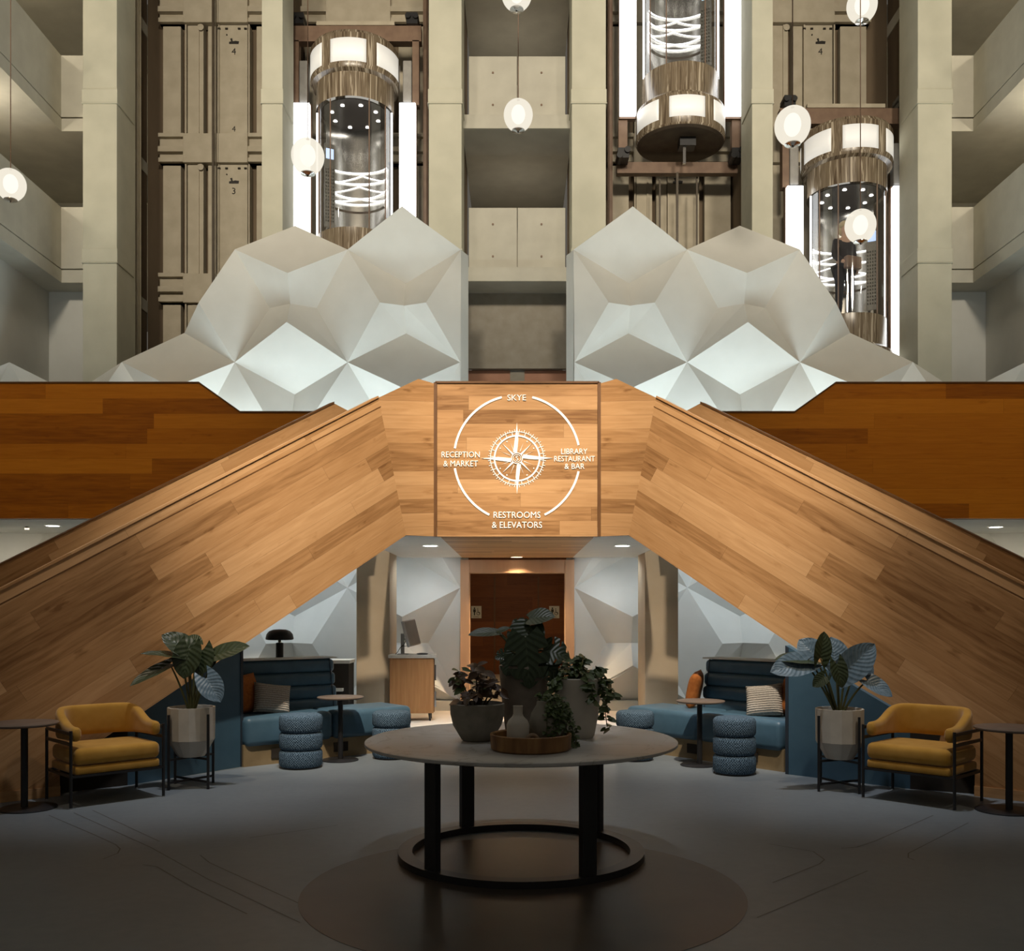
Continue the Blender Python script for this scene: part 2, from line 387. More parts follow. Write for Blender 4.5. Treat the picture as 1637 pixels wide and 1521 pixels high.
# --- faceted plaster walls, one each side of the middle bay
D0, U = 15.4, 180.0
def hexwall(sg):
    ph = lambda px, py, k=0: (lambda p: Vector((p.x * sg, p.y, p.z)))(P(px, py, D0) - Vector((0, k, 0)))
    gx = [736 - 180 * i for i in range(6)]          # star points, left set
    gy = [400, 580, 760, 940, 1120]
    mb = MB(); A = .27
    cells = set()
    for r in (1, 2, 3):
        for c in range(5): cells.add((c, r))
    cells.add((0, 0)); cells.add((1, 0))
    s_of = lambda c, r: 1 if (c + r) % 2 == 1 else -1          # cell (1,0) has its upper lip forward
    SP = lambda c, r: ph(gx[c], gy[r])
    def pts(c, r):
        cx = gx[c] - 90; y0 = gy[r]; s = s_of(c, r)
        return dict(t=ph(cx, y0 + 46, A * s * .92), b=ph(cx, y0 + 180 - 55, A * s * 1.1), l=ph(cx - 37, y0 + 89, -.14 * s), r=ph(cx + 37, y0 + 89, -.14 * s), k=ph(cx, y0 + 88, .05 * s))
    def quad(*p): mb.face(p)
    for (c, r) in sorted(cells):
        q = pts(c, r); NE, NW, SE, SW = SP(c, r), SP(c + 1, r), SP(c, r + 1), SP(c + 1, r + 1)
        quad(NW, q['t'], q['k'], q['l']); quad(q['t'], NE, q['r'], q['k'])
        quad(q['l'], q['k'], q['b'], SW); quad(q['k'], q['r'], SE, q['b'])
        # rhombus over the upper edge
        a = pts(c, r - 1)['b'] if r > 0 else ph(gx[c] - 90, gy[0] - (47 if s_of(c, r) > 0 else 57), -A * s_of(c, r) * (.94 if s_of(c, r) > 0 else 1.14))
        s = s_of(c, r)
        if r == 0 and s < 0:
            quad(NW, a, NE); quad(NW, NE, q['t'])
        elif not (r == 1 and c >= 3):
            quad(NW, a, NE, q['t'])
        # quad over the left edge
        if c + 1 < 5: b = pts(c + 1, r)['r']; quad(NW, q['l'], SW, b)
        else: quad(NW, q['l'], SW)
        if c == 0: quad(NE, SE, q['r'])
        if r == 0 and c == 1:
            quad(b, SW, pts(2, 0)['b'])
    # foot and inner edge returns
    a, b = SP(0, 4), SP(5, 4)
    for c in range(5):
        mb.face([SP(c + 1, 4), SP(c, 4), pts(c, 3)['b']])
    f0, f1 = Vector((a.x, a.y, 0)), Vector((b.x, b.y, 0)); mb.face([a, b, f1, f0])
    e0, e1 = SP(0, 0), SP(0, 4)
    o_ = Vector((.09 * sg, .25, 0)); mb.face([e0, e0 + o_, Vector((e1.x, e1.y, 0)) + o_, Vector((e1.x, e1.y, 0))])
    bmesh.ops.remove_doubles(mb.bm, verts=mb.bm.verts, dist=.004)
    ob = mb.build('wall_faceted_left' if sg > 0 else 'wall_faceted_right', M['plaster'], uv='keep')
    sm = ob.modifiers.new('thickness', 'SOLIDIFY'); sm.thickness = .05; sm.offset = 0
    struct(ob, 'white faceted plaster wall of folded triangles on the %s of the doorway' % ('left' if sg > 0 else 'right'), 'wall')
hexwall(1); hexwall(-1)
struct(MB().box(-7.2, -.93, 15.28, 15.34, 0, .16).build('baseboard_left', M['conc_panel']), 'pale skirting under the left faceted wall', 'baseboard')
struct(MB().box(.93, 7.2, 15.28, 15.34, 0, .16).build('baseboard_right', M['conc_panel']), 'pale skirting under the right faceted wall', 'baseboard')

# --- tall columns in front of the lift shafts
names = ['outer left', 'second from left', 'left of the middle bay', 'right of the middle bay', 'second from right', 'outer right']
for i, (x0, x1) in enumerate([(-7.26, -6.69), (-4.27, -3.92), (-1.48, -.93), (.91, 1.48), (3.92, 4.27), (6.69, 7.26)]):
    mb = MB(); mb.box(x0, x1, 16.3, 17.1, 2.9, 14)
    for zc in (1.58 + (976 - 152) * 16.3 / FOC, 1.58 + (976 - 407) * 16.3 / FOC):
        mb.box(x0 - .012, x1 + .012, 16.285, 17.0, zc - .13, zc + .10)
        mb.box(x0 - .02, x1 + .02, 16.275, 17.0, zc - .15, zc - .13)
    struct(mb.build('column', M['concrete'], bevel=.012), 'tall cream concrete column, %s of the six' % names[i], 'column')
# --- lift shafts: back and side walls
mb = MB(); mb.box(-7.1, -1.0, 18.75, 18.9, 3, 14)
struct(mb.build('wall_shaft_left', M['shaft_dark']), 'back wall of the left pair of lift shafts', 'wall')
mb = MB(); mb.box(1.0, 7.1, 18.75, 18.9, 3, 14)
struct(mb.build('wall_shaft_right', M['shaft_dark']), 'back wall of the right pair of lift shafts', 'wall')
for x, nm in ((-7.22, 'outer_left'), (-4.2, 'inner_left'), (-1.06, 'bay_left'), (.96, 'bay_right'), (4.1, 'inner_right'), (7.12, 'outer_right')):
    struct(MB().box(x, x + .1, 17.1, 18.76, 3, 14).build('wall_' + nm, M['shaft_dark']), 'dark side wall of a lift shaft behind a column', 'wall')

# --- middle bay: balconies
LV = [12.80, 10.15, 7.51]
for i, z in enumerate(LV):
    mb = MB(); mb.box(-.95, .95, 16.95, 20.4, z - .23, z); mb.box(-.96, .96, 16.86, 16.96, z - .24, z + .0)
    struct(mb.build('balcony_slab', M['conc_panel']), 'concrete balcony slab in the middle bay', 'slab')
    if z > 12: continue
    for k, (x0, x1) in enumerate([(-.845, -.006), (.006, .835)]):
        t = thing('balcony_panel', '%s concrete panel of the %s balcony in the middle bay' % (['left', 'right'][k], ['top', 'upper', 'lower'][i]), 'balcony panel', (0, 17.0, z + .015), 0, 'concrete balcony panels in the middle bay')
        MB().box(x0, x1, 0, .1, 0, 1.07).build('panel', M['conc_panel'], t, bevel=.006)
        for bx in (.5, ):
            for bz in (.22, .78):
                xx = x0 + (x1 - x0) * .5
                bo = MB(); bo.lathe([(.001, 0), (.018, 0), (.018, .012), (.001, .012)], seg=12); bo.xf(T(xx, -.001, bz) @ Matrix.Rotation(R(90), 4, 'X'))
                bo.build('bolt', M['steel_brown'], t)
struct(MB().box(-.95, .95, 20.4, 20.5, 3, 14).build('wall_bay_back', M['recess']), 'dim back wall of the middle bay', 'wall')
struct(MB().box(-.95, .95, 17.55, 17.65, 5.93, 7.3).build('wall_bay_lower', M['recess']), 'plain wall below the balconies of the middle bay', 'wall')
struct(MB().box(-.93, .93, 17.7, 17.8, 2.9, 5.93).build('door_2', M['salmon']), 'salmon doors at the foot of the middle bay', 'door')
struct(MB().box(-.13, .13, 17.66, 17.72, 2.9, 5.93).build('trim_1', M['recess']), 'grey strip between the salmon doors', 'trim')

# --- side wings: slabs, parapets, corridor walls
for sg, side in ((-1, 'left'), (1, 'right')):
    for i, z in enumerate(LV):
        lv = ['top', 'middle', 'lowest'][i]
        mb = MB(); mb.box(min(sg * 7.94, sg * 12), max(sg * 7.94, sg * 12), 3, 20, z - .22, z); mb.box(min(sg * 7.1, sg * 7.94), max(sg * 7.1, sg * 7.94), 17.0, 20, z - .22, z)
        struct(mb.build('gallery_slab', M['conc_panel']), '%s gallery floor slab of the %s wing' % (lv, side), 'slab')
        mb = MB()
        y = 16.98
        for n_ in range(6):
            y0 = y - 2.2; mb.box(min(sg * 7.94, sg * 8.04), max(sg * 7.94, sg * 8.04), y0 + .012, y, z + .02, z + 1.09); y = y0
        mb.box(min(sg * 7.1, sg * 8.04), max(sg * 7.1, sg * 8.04), 16.985, 17.08, z + .02, z + 1.09)
        struct(mb.build('gallery_parapet', M['conc_panel']), 'concrete parapet along the %s gallery of the %s wing' % (lv, side), 'parapet')
    a, b = sorted((sg * 9.7, sg * 9.8))
    struct(MB().box(a, b, 3, 20, 7.5, 14).build('wall_gallery_' + side, M['conc_panel']), 'corridor wall behind the %s galleries' % side, 'wall')
    a, b = sorted((sg * 7.1, sg * 9.8))
    struct(MB().box(a, b, 20, 20.1, 7.5, 14).build('wall_gallery_end_' + side, M['conc_panel']), 'end wall of the %s galleries' % side, 'wall')
    a, b = sorted((sg * 8.4, sg * 8.5))
    struct(MB().box(a, b, 3, 17.6, 0, 7.29).build('wall_' + side, M['plaster']), 'plain plaster wall below the %s galleries' % side, 'wall')
    a, b = sorted((sg * 6.9, sg * 8.5))
    struct(MB().box(a, b, 17.5, 17.6, 2.8, 7.29).build('wall_back_' + side, M['plaster']), 'plaster wall beside the outer %s column' % side, 'wall')
    # mezzanine deck and ceiling underneath
    a, b = sorted((sg * 1.97, sg * 8.4))
    struct(MB().box(a, b, 13.12, 16.25, 2.8, 3.1).build('mezzanine_slab_' + side, M['plaster']), 'white mezzanine slab behind the %s stair' % side, 'slab')
    # return wall below the mezzanine
    a, b = sorted((sg * 7.15, sg * 8.4))
    struct(MB().box(a, b, 15.5, 15.6, 0, 2.8).build('wall_under_' + side, M['plaster']), 'pale wall under the %s mezzanine' % side, 'wall')
# slatted screen in the left gallery
t = thing('slatted_screen', 'dark slatted screen behind the parapet of the lowest left gallery', 'screen', (-9.6, 17.0, 7.52))
for k in range(5): MB().box(-.03, .02, k * .34, k * .34 + .22, 0, 1.75).build('slat', M['pit'], t)
MB().box(-.04, -.03, -.05, 1.65, 0, 1.8).build('back_board', M['steel_brown'], t)
for k, yy in enumerate((13.2, 15.2, 16.2)):
    MBk = MB().box(-9.7, -9.64, yy, yy + .75, 7.52, 9.6)
    struct(MBk.build('door_%d' % (k + 3), M['shaft']), 'pale room door along the lowest left gallery', 'door')

# --- mezzanine balustrades (oak) with a lower middle stretch
for sg, side in ((-1, 'left'), (1, 'right')):
    f = lambda px, py: (lambda p: Vector((p.x * (1 if sg < 0 else -1), p.y, p.z)))(P(px, py, 13.0))
    pts = [f(-190, 613), f(318, 613), f(384, 660), f(620, 660), f(620, 752), f(560, 829), f(-190, 829)]
    mb = MB(); mb.prism(pts, (0, .1, 0))
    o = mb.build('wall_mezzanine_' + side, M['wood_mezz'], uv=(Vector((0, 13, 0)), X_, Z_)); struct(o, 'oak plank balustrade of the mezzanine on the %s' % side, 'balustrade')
    mb = MB()
    q = [f(-190, 613), f(318, 613), f(384, 660), f(620, 660)]
    for a, b in zip(q, q[1:]):
        n = Vector((0, 0, .02)); mb.prism([a + Vector((0, -.01, 0)), b + Vector((0, -.01, 0)), b + n + Vector((0, -.01, 0)), a + n + Vector((0, -.01, 0))], (0, .12, 0))
    struct(mb.build('trim_%d' % (2 if sg < 0 else 3), M['dark_wood']), 'dark cap on the %s mezzanine balustrade' % side, 'trim')

# --- stair landing with the sign wall
DL = 10.9
LB = P(0, 858, DL).z; LT = P(0, 613, DL).z
XL = P(958, 0, DL).x
land = thing('stair_landing', 'oak clad stair landing with the white compass sign', 'landing', (0, DL, 0))
mb = MB(); mb.box(-XL + .02, XL - .02, 0, .14, LB, LT)
mb.build('front_panel', M['wood'], land, uv=(Vector((3.1, 0, LB + .02)), X_, Z_))
for sg in (-1, 1):
    MB().box(sg * XL - .018, sg * XL + .018, -.012, .1, LB, LT + .01).build('corner_trim', M['dark_wood'], land)
    mir = lambda p: Vector((p.x * -sg, p.y - DL, p.z))
    FBp = P(649, 856, 10.74); FTp = P(605, 636, 10.62); C1 = P(697, 614, DL); C0 = P(697, 858, DL)
    npl = (C1 - C0).cross(FBp - C0).normalized(); BU = onplane(669, 606, C0, npl); FTp = onplane(605, 636, C0, npl)
    pts = [mir(p) for p in (C0, C1, BU, FTp, FBp)]
    mb = MB(); mb.prism(pts, (0, .12, 0))
    ud = (mir(FBp) - mir(C0)).normalized()
    mb.build('side_panel', M['wood'], land, uv=(Vector((sg * 2.3, 0, LB)), X_ * sg, (Z_ + X_ * sg * .08)))
MB().box(-XL, XL, -.012, .15, LT, LT + .022).build('cap', M['dark_wood'], land)
MB().box(-1.5, 1.5, .2, 4.3, LB + .03, LB + .55).build('deck', M['plaster'], land)
MB().box(-.86, .86, .14, 4.38, LB - .005, LB + .03).build('soffit_board', M['wood'], land, uv=(Vector((0, 0, 0)), X_, Y_))
for sg in (-1, 1):
    a, b = sorted((sg * .86, sg * 1.95)); y1 = 4.38
    mb = MB(); mb.prism([Vector((sg * .86, .02, LB)), Vector((sg * 1.22, -.1, LB)), Vector((sg * 1.82, 1.6, LB)), Vector((sg * 1.82, y1, LB)), Vector((sg * .86, y1, LB))], (0, 0, .1))
    mb.build('soffit_panel', M['plaster'], land)

# compass sign on the landing
cs = thing('compass_sign', 'white compass rose with lettering in a broken ring on the landing wall', 'sign', (P(826.5, 0, DL).x, DL - .003, P(0, 733, DL).z))
S = DL / FOC
def arc(mb, r, a0, a1, w, n=24, y=0):
    "flat ring segment, angle from up, clockwise, degrees"
    for k in range(n):
        b0, b1 = R(a0 + (a1 - a0) * k / n), R(a0 + (a1 - a0) * (k + 1) / n)
        q = [(r - w / 2, b0), (r + w / 2, b0), (r + w / 2, b1), (r - w / 2, b1)]
        mb.prism([Vector((math.sin(b) * rr * S, y, math.cos(b) * rr * S)) for rr, b in q], (0, -.003, 0))
for a0, a1 in ((14, 78), (102, 154), (206, 261), (279, 346)):
    mb = MB(); arc(mb, 100.5, a0, a1, 3.6); mb.build('ring_arc', M['paint'], cs)
mb = MB(); arc(mb, 36, 0, 360, 2.6, 48); arc(mb, 42.5, 0, 360, 1.1, 48)
for k in range(72):
    a = R(k * 5); c_, s_ = math.cos(a), math.sin(a); r0, r1 = 42.5, 46.5 if k % 2 else 45.0
    w = .45; mb.prism([Vector(((s_ * rr + c_ * ww) * S, 0, (c_ * rr - s_ * ww) * S)) for rr, ww in ((r0, -w), (r1, -w), (r1, w), (r0, w))], (0, -.003, 0))
for k in range(24):
    a = R(k * 15 + 4); c_, s_ = math.cos(a), math.sin(a); w = .5
    mb.prism([Vector(((s_ * rr + c_ * ww) * S, 0, (c_ * rr - s_ * ww) * S)) for rr, ww in ((37, -w), (42, -w), (42, w), (37, w))], (0, -.003, 0))
mb.build('dial_ring', M['paint'], cs)
mb = MB()
def pt(a, r): return Vector((math.sin(R(a)) * r * S, 0, math.cos(R(a)) * r * S))
for k in range(4):
    a = k * 90
    mb.prism([pt(a, 9), pt(a, 57), pt(a - 33, 11.5)], (0, -.004, 0)); mb.prism([pt(a, 57), pt(a + 4, 30), pt(a + 2, 9)], (0, -.004, 0))
    a += 45; mb.prism([pt(a - 10, 9), pt(a, 33), pt(a + 10, 9)], (0, -.004, 0))
    for e in (-20, 20): mb.prism([pt(a + e * 1.1 - 2, 12), pt(a + e * 1.1, 28), pt(a + e * 1.1 + 2, 12)], (0, -.002, 0))
    for e in (-14, 14): mb.prism([pt(a + e, 30), pt(a + e + 2.5, 31.2), pt(a + e, 32.4), pt(a + e - 2.5, 31.2)], (0, -.003, 0))
mb.build('star', M['paint'], cs)
mb = MB(); arc(mb, 8.6, 0, 360, 1.2, 32, -.004); arc(mb, 6, 0, 360, .8, 32, -.004); mb.build('hub_ring', M['paint'], cs)
mb = text_mb('S', h=7.5 * S); mb.xf(T(0, -.005, 0)); mb.build('hub_letter', M['paint'], cs)
for txt, px, py, w, hh in (('SKYE', 826, 636, 30, 9.5), ('RECEPTION', 736.5, 727, 61, 9.5), ('& MARKET', 736.5, 741.5, 55, 9.5),
                          ('LIBRARY', 918, 722, 42, 8.8), ('RESTAURANT', 918.5, 733.8, 65, 8.8), ('& BAR', 918.5, 745.8, 32, 8.8),
                          ('RESTROOMS', 826.5, 823.5, 75, 10.2), ('& ELEVATORS', 826.5, 839.5, 80, 10.2)):
    mb = text_mb(txt, w=w * S, h=hh * S); mb.xf(T((px - 826.5) * S, -.002, (733 - py) * S)); mb.build('lettering', M['paint'], cs)['label'] = 'white lettering ' + txt

# --- stair flights
FB = P(649, 856, 10.74); FL = G(0, 1284)
_c0 = P(697, 858, DL); FT = onplane(605, 636, _c0, (P(697, 614, DL) - _c0).cross(FB - _c0).normalized())
NF = (FT - FB).cross(FL - FB).normalized()
if NF.y > 0: NF = -NF
for sg, side in ((1, 'left'), (-1, 'right')):
    mir = lambda p: Vector((p.x * sg, p.y, p.z))
    L1 = FB; L2 = onplane(233, 1136, FB, NF)
    kz = L1.z / (L1.z - L2.z); LZ = L1 + (L2 - L1) * kz
    TE = onplane(-150, 1022, FB, NF)
    # floor point on plane below the outer end
    hd = Vector((0, 0, 1)).cross(NF).normalized();  hd = hd if hd.x < 0 else -hd
    q = onplane(-150, 1200, FB, NF)
    vd0 = NF.cross(hd).normalized(); vd0 = vd0 if vd0.z > 0 else -vd0
    FE = q - vd0 * (q.z / vd0.z)
    LK = L1 + (L2 - L1) * 1.0
    for _ in range(400):
        LK = LK + (L2 - L1) * .002
        if CX + LK.x * FOC / LK.y < 96: break
    FK = LK - vd0 * (LK.z / vd0.z)
    pts = [FB, FT, TE, FE, FK, LK]
    st = thing('stair_flight', 'oak clad stair flight descending to the %s from the landing' % side, 'staircase', (0, 0, 0))
    ud = (L2 - L1).normalized(); vd = ud.cross(NF).normalized()
    if vd.z < 0: vd = -vd
    mb = MB(); mb.prism([mir(p) for p in pts], mir(-NF * .12) * 1)
    mb.build('outer_panel', M['wood'], st, uv=(mir(L1) + Vector((0, 0, .01)), mir(ud), mir(vd)))
    kd = NF * .012; kv = vd0 * .085; mb = MB(); mb.prism([mir(p) for p in (FE + kd, FK + kd, FK + kd + kv, FE + kd + kv)], mir(-NF * .012)); mb.build('skirting', M['wood'], st, uv=(mir(FE), mir(hd), mir(vd0)))
    # slim cap and seam line along the top
    a, b = FT, TE; n = vd * .02; e = NF * .012
    mb = MB(); mb.prism([mir(p) for p in (a + e, b + e, b + e + n, a + e + n)], mir(-NF * .145)); mb.build('cap', M['wood'], st, uv=(mir(a), mir((b - a).normalized()), mir(vd)))
    s0 = -vd * .10; mb = MB(); mb.prism([mir(p) for p in (a + s0 + NF * .002, b + s0 + NF * .002, b + s0 + n * .5 + NF * .002, a + s0 + n * .5 + NF * .002)], mir(-NF * .01)); mb.build('seam', M['dark_wood'], st)
    # inner parapet on the far side of the steps
    nh = Vector((NF.x, NF.y, 0)).normalized()
    p0 = FB - nh * 1.35
    I0, I1, I2 = onplane(578, 668, p0, NF), onplane(534, 645, p0, NF), onplane(-150, 905 + 150 * .487, p0, NF)
    dn = Vector((0, 0, -1.15))
    mb = MB(); mb.prism([mir(p) for p in (I0, I1, I2, I2 + dn, I1 + dn, I0 + dn)], mir(-nh * .1))
    mb.build('inner_panel', M['wood'], st, uv=(mir(I1), mir((I2 - I1).normalized()), mir(vd)))
    mb = MB(); n = Vector((0, 0, .02)); e = nh * .01
    mb.prism([mir(p) for p in (I1 + e, I2 + e, I2 + e + n, I1 + e + n)], mir(-nh * .12)); mb.build('inner_cap', M['dark_wood'], st)
    # steps
    mb = MB(); td = (TE - FT); z = FT.z - 1.0; k = 0; run = Vector((td.x, td.y, 0)); slope = -td.z / run.length; rn = run.normalized()
    base = Vector((FT.x, FT.y, 0)) - nh * .14
    while z > .1 and k < 24:
        x0 = base + rn * (k * .17 / slope); x1 = base + rn * ((k + 1) * .17 / slope)
        w = -nh * 1.2
        mb.prism([mir(v + Vector((0, 0, z - .19))) for v in (x0, x1, x1 + w, x0 + w)], (0, 0, .19)); z -= .17; k += 1
    mb.build('steps', M['conc_panel'], st)
    q0, q1 = base, base - nh * 1.2
    zq = FT.z - 1.0; e_ = Vector((-1.0, 11.06, 0)); e2 = Vector((-1.0, q1.y + .25, 0))
    mb = MB(); mb.prism([mir(v + Vector((0, 0, zq - .16))) for v in (q0, q1, e2, e_, Vector((-1.17, 11.0, 0)))], (0, 0, .15)); mb.build('top_slab', M['conc_panel'], st)

# --- columns under the landing, doorway, corridor
for sg, side in ((-1, 'left'), (1, 'right')):
    a, b = sorted((sg * 2.31, sg * 1.83))
    struct(MB().box(a, b, 14.0, 14.8, 0, 2.8).build('column', M['tan'], bevel=.01), 'square column with warm bounce tint under the %s stair' % side, 'column')
struct(MB().box(-.89, -.75, 15.25, 15.6, 0, 2.37).build('door_1_jamb_left', M['oak_trim']), 'left pale wood jamb of the restroom corridor opening', 'door frame')
struct(MB().box(.75, .89, 15.25, 15.6, 0, 2.37).build('door_1_jamb_right', M['oak_trim']), 'right pale wood jamb of the restroom corridor opening', 'door frame')
struct(MB().box(-.75, .75, 15.27, 15.6, 2.165, 2.37).build('door_1_lintel', M['oak_trim']), 'pale wood lintel over the restroom corridor opening', 'door frame')
YC = 24.0
zt = P(0, 1070, YC).z
mb = MB(); mb.box(-1.3, 1.3, YC, YC + .1, 0, 2.9)
struct(mb.build('wall_corridor', M['wood_corr'], uv=(Vector((.35, 0, .1)), X_, Z_)), 'dark red brown plank wall at the end of the corridor', 'wall')
for x in (-.56, .52):
    struct(MB().box(x - .02, x + .02, YC - .012, YC, .05, 2.4).build('trim_%d' % (4 if x < 0 else 5), M['dark_wood']), 'upright seam in the dark corridor wall', 'trim')
struct(MB().box(-1.4, -1.3, 15.6, YC + .1, 0, 2.9).build('wall_corridor_left', M['plaster']), 'left wall of the restroom corridor', 'wall')
struct(MB().box(1.3, 1.4, 15.6, YC + .1, 0, 2.9).build('wall_corridor_right', M['plaster']), 'right wall of the restroom corridor', 'wall')
struct(MB().box(-1.4, 1.4, 15.6, YC + .1, 2.9, 3.0).build('ceiling_corridor', M['plaster']), 'corridor ceiling', 'ceiling')
for k, px in enumerate((761.5, 886)):
    c = P(px, 979, YC)
    t = thing('restroom_sign', 'small restroom sign plate on the %s of the dark corridor wall' % ['left', 'right'][k], 'sign', (c.x, YC - .004, c.z), 0, 'restroom signs in the corridor')
    MB().box(-.125, .125, -.012, 0, -.15, .15).build('plate', M['signplate'], t)
    mb = MB()   # pictograms: standing figure and wheelchair figure
    mb.lathe([(.001, 0), (.02, 0), (.02, .003), (.001, .003)], seg=14); mb.xf(T(-.045, -.012, .095) @ Matrix.Rotation(R(90), 4, 'X'))
    mb.prism([Vector((x, -.012, z)) for x, z in ((-.075, .07), (-.015, .07), (-.012, .0), (-.03, .0), (-.032, -.08), (-.058, -.08), (-.06, 0), (-.078, 0))], (0, -.003, 0))
    mb.build('figure', M['ink'], t)
    mb = MB()
    for q in range(16):
        a0, a1 = 2 * PI * q / 20 + 2.2, 2 * PI * (q + 1) / 20 + 2.2
        mb.prism([Vector((.048 + math.cos(a) * r_, -.012, -.03 + math.sin(a) * r_)) for r_, a in ((.033, a0), (.045, a0), (.045, a1), (.033, a1))], (0, -.003, 0))
    mb.prism([Vector((x, -.012, z)) for x, z in ((.03, .06), (.045, .06), (.05, .0), (.085, -.005), (.095, -.055), (.08, -.055), (.07, -.02), (.035, -.015))], (0, -.003, 0))
    mb.prism([Vector((x, -.012, z)) for x, z in ((.025, .07), (.045, .07), (.045, .09), (.025, .09))], (0, -.003, 0))
    mb.build('wheelchair_figure', M['ink'], t)
    mb = MB()
    for i in range(6): mb.box(-.07 + i * .022, -.055 + i * .022, -.014, -.011, -.122, -.11)
    mb.build('raised_dots', M['ink'], t)
# recessed downlights
def downlight(px, py, z, label, m, rx=.09):
    dpt = (z - EYE) * FOC / (CY - py); c = P(px, py, dpt)
    t = thing('downlight', label, 'downlight', (c.x, c.y, z), 0, 'recessed ceiling downlights')
    mb = MB(); mb.lathe([(rx, -.001), (rx + .018, -.006), (rx + .022, 0)], seg=24); mb.build('rim', M['chrome'], t)
    mb = MB(); mb.lathe([(.001, -.003), (rx, -.003)], seg=24); mb.build('lens', m, t)
    return c
LD = LB - .002
downlight(688, 873, LD, 'downlight in the white soffit left of the doorway', M['spot_lens'])
downlight(995, 873, LD, 'downlight in the white soffit right of the doorway', M['spot_lens'])
downlight(826, 891, LD - .005, 'warm downlight in the oak soffit above the doorway', M['lamp_warm'])
downlight(84, 841, 2.798, 'downlight under the left mezzanine', M['spot_lens'])
downlight(1592, 843, 2.798, 'downlight under the right mezzanine', M['spot_lens'])
t = thing('smoke_detector', 'small dark detector under the left mezzanine beside the downlight', 'detector', (P(43, 842, 14.2).x, 14.2, 2.8))
mb = MB(); mb.lathe([(.001, -.05), (.03, -.05), (.035, -.01), (.001, 0)], seg=16); mb.build('housing', M['greymetal'], t, smooth=True)

# ================================================================= LIFTS
SX = {1: -5.6, 2: -2.9, 3: 2.92, 4: 5.5}
lvz = [13.0, 10.6, 7.95]      # sill heights of the landing doors
YD = 18.5
num = {13.0: '5', 10.6: '4', 7.95: '3'}
for s, x in SX.items():
    for zi, z in enumerate([z for z in (13.25, 10.6, 7.95, 5.3)]):
        nm = {1: 'outer left', 2: 'inner left', 3: 'inner right', 4: 'outer right'}[s]
        t = thing('landing_door', 'back of the %s landing doors in the %s lift shaft' % (['topmost', 'upper', 'middle', 'lower'][zi], nm), 'lift landing door', (x, YD, z), 0, 'landing doors seen from inside the shafts')
        H_ = 2.09
        # wide header box with rails to both sides
        MB().box(-.72, .50, -.06, .2, -.55, 0).build('sill_box', M['shaft'], t, bevel=.006)
        for a, b in ((-1.2, -.72), (.50, 1.2)):
            mb = MB()
            for z0, z1, y in ((-.05, .02, -.03), (-.34, -.24, -.05), (-.52, -.44, -.02)): mb.box(a, b, y, .2, z0, z1)
            mb.box(a, b, .06, .2, -.52, 0)
            mb.build('side_rail', M['shaft'], t)
        for x0, x1, y in ((-1.14, -.80, .06), (-.66, -.36, .03), (-.28, -.08, .05), (-.06, .48, .02), (.64, 1.14, .06)):
            MB().box(x0, x1, y, .2, .02, H_).build('door_panel', M['shaft'], t, bevel=.006)
        mb = MB()
        for xx in (-.70, -.46, -.07, .50): mb.box(xx, xx + .025, .0, .2, .02, H_)
        mb.build('door_edge', M['shaft'], t)
        mb = MB(); mb.lathe([(.001, 0), (.055, 0), (.06, .02), (.001, .03)], seg=20); mb.xf(T(-.40, 0, H_ - .06) @ Matrix.Rotation(R(90), 4, 'X')); mb.build('roller', M['shaft'], t, smooth=True)
        mb = MB()
        for xx in (-.08, .06, .3, .42): mb.box(xx, xx + .05, -.002, .02, H_ - .09, H_ - .06)
        mb.box(.08, .10, -.002, .02, H_ - .2, H_ - .18)
        mb.build('fixing', M['pit'], t)
        if s in (1, 3, 4) :
            n_ = {13.25: '5', 10.6: '4', 7.95: '3', 5.3: '2'}[z]
            ox = {1: .22, 3: .12, 4: .25}[s]
            mb = text_mb(n_, h=.12); mb.xf(T(ox, .017, H_ - .50)); mb.build('level_number', M['ink'], t)
            if s == 1 and z == 10.6:
                mb = text_mb(n_, h=.10); mb.xf(T(ox, .017, .12)); mb.build('level_number', M['ink'], t)
            mb = MB()  # small machine-like stencil
            mb.prism([Vector((ox + a, .019, H_ - .36 + b)) for a, b in ((-.09, 0), (.09, 0), (.10, .05), (.03, .06), (-.02, .05), (-.03, .11), (-.07, .10), (-.05, .05), (-.09, .04))], (0, -.004, 0))
            mb.build('stencil', M['ink'], t)
    # guide rails and hoist cables
    for e in (-1, 1):
        xx = x + e * 1.22
        if s == 1 and e < 0: xx = -6.93
        if s == 4 and e > 0: xx = 7.06
        t = MB(); t.box(xx - .025, xx + .025, 17.78, 17.85, 3.2, 14); t.box(xx - .045, xx + .045, 17.85, 17.87, 3.2, 14)
        tag(t.build('guide_rail', M['shaft'] if s in (1, 4) else M['steel_brown']), 'upright guide rail at the %s side of the %s lift shaft' % ('left' if e < 0 else 'right', nm), 'guide rail', 'guide rails of the lift shafts')
t = MB(); t.box(-5.73, -5.69, 18.30, 18.34, 3.2, 14); t.box(-5.66, -5.645, 18.30, 18.32, 3.2, 14)
tag(t.build('hoist_cable', M['cable']), 'dark hoist cables down the middle of the outer left shaft', 'cable')
t = MB(); t.box(2.85, 2.89, 17.5, 17.54, 0, 9.44); t.box(3.28, 3.31, 17.9, 17.93, 0, 9.5); t.box(2.6, 2.63, 17.9, 17.93, 0, 9.5)
tag(t.build('hoist_cable', M['cable']), 'dark cables hanging below the raised lift car', 'cable')

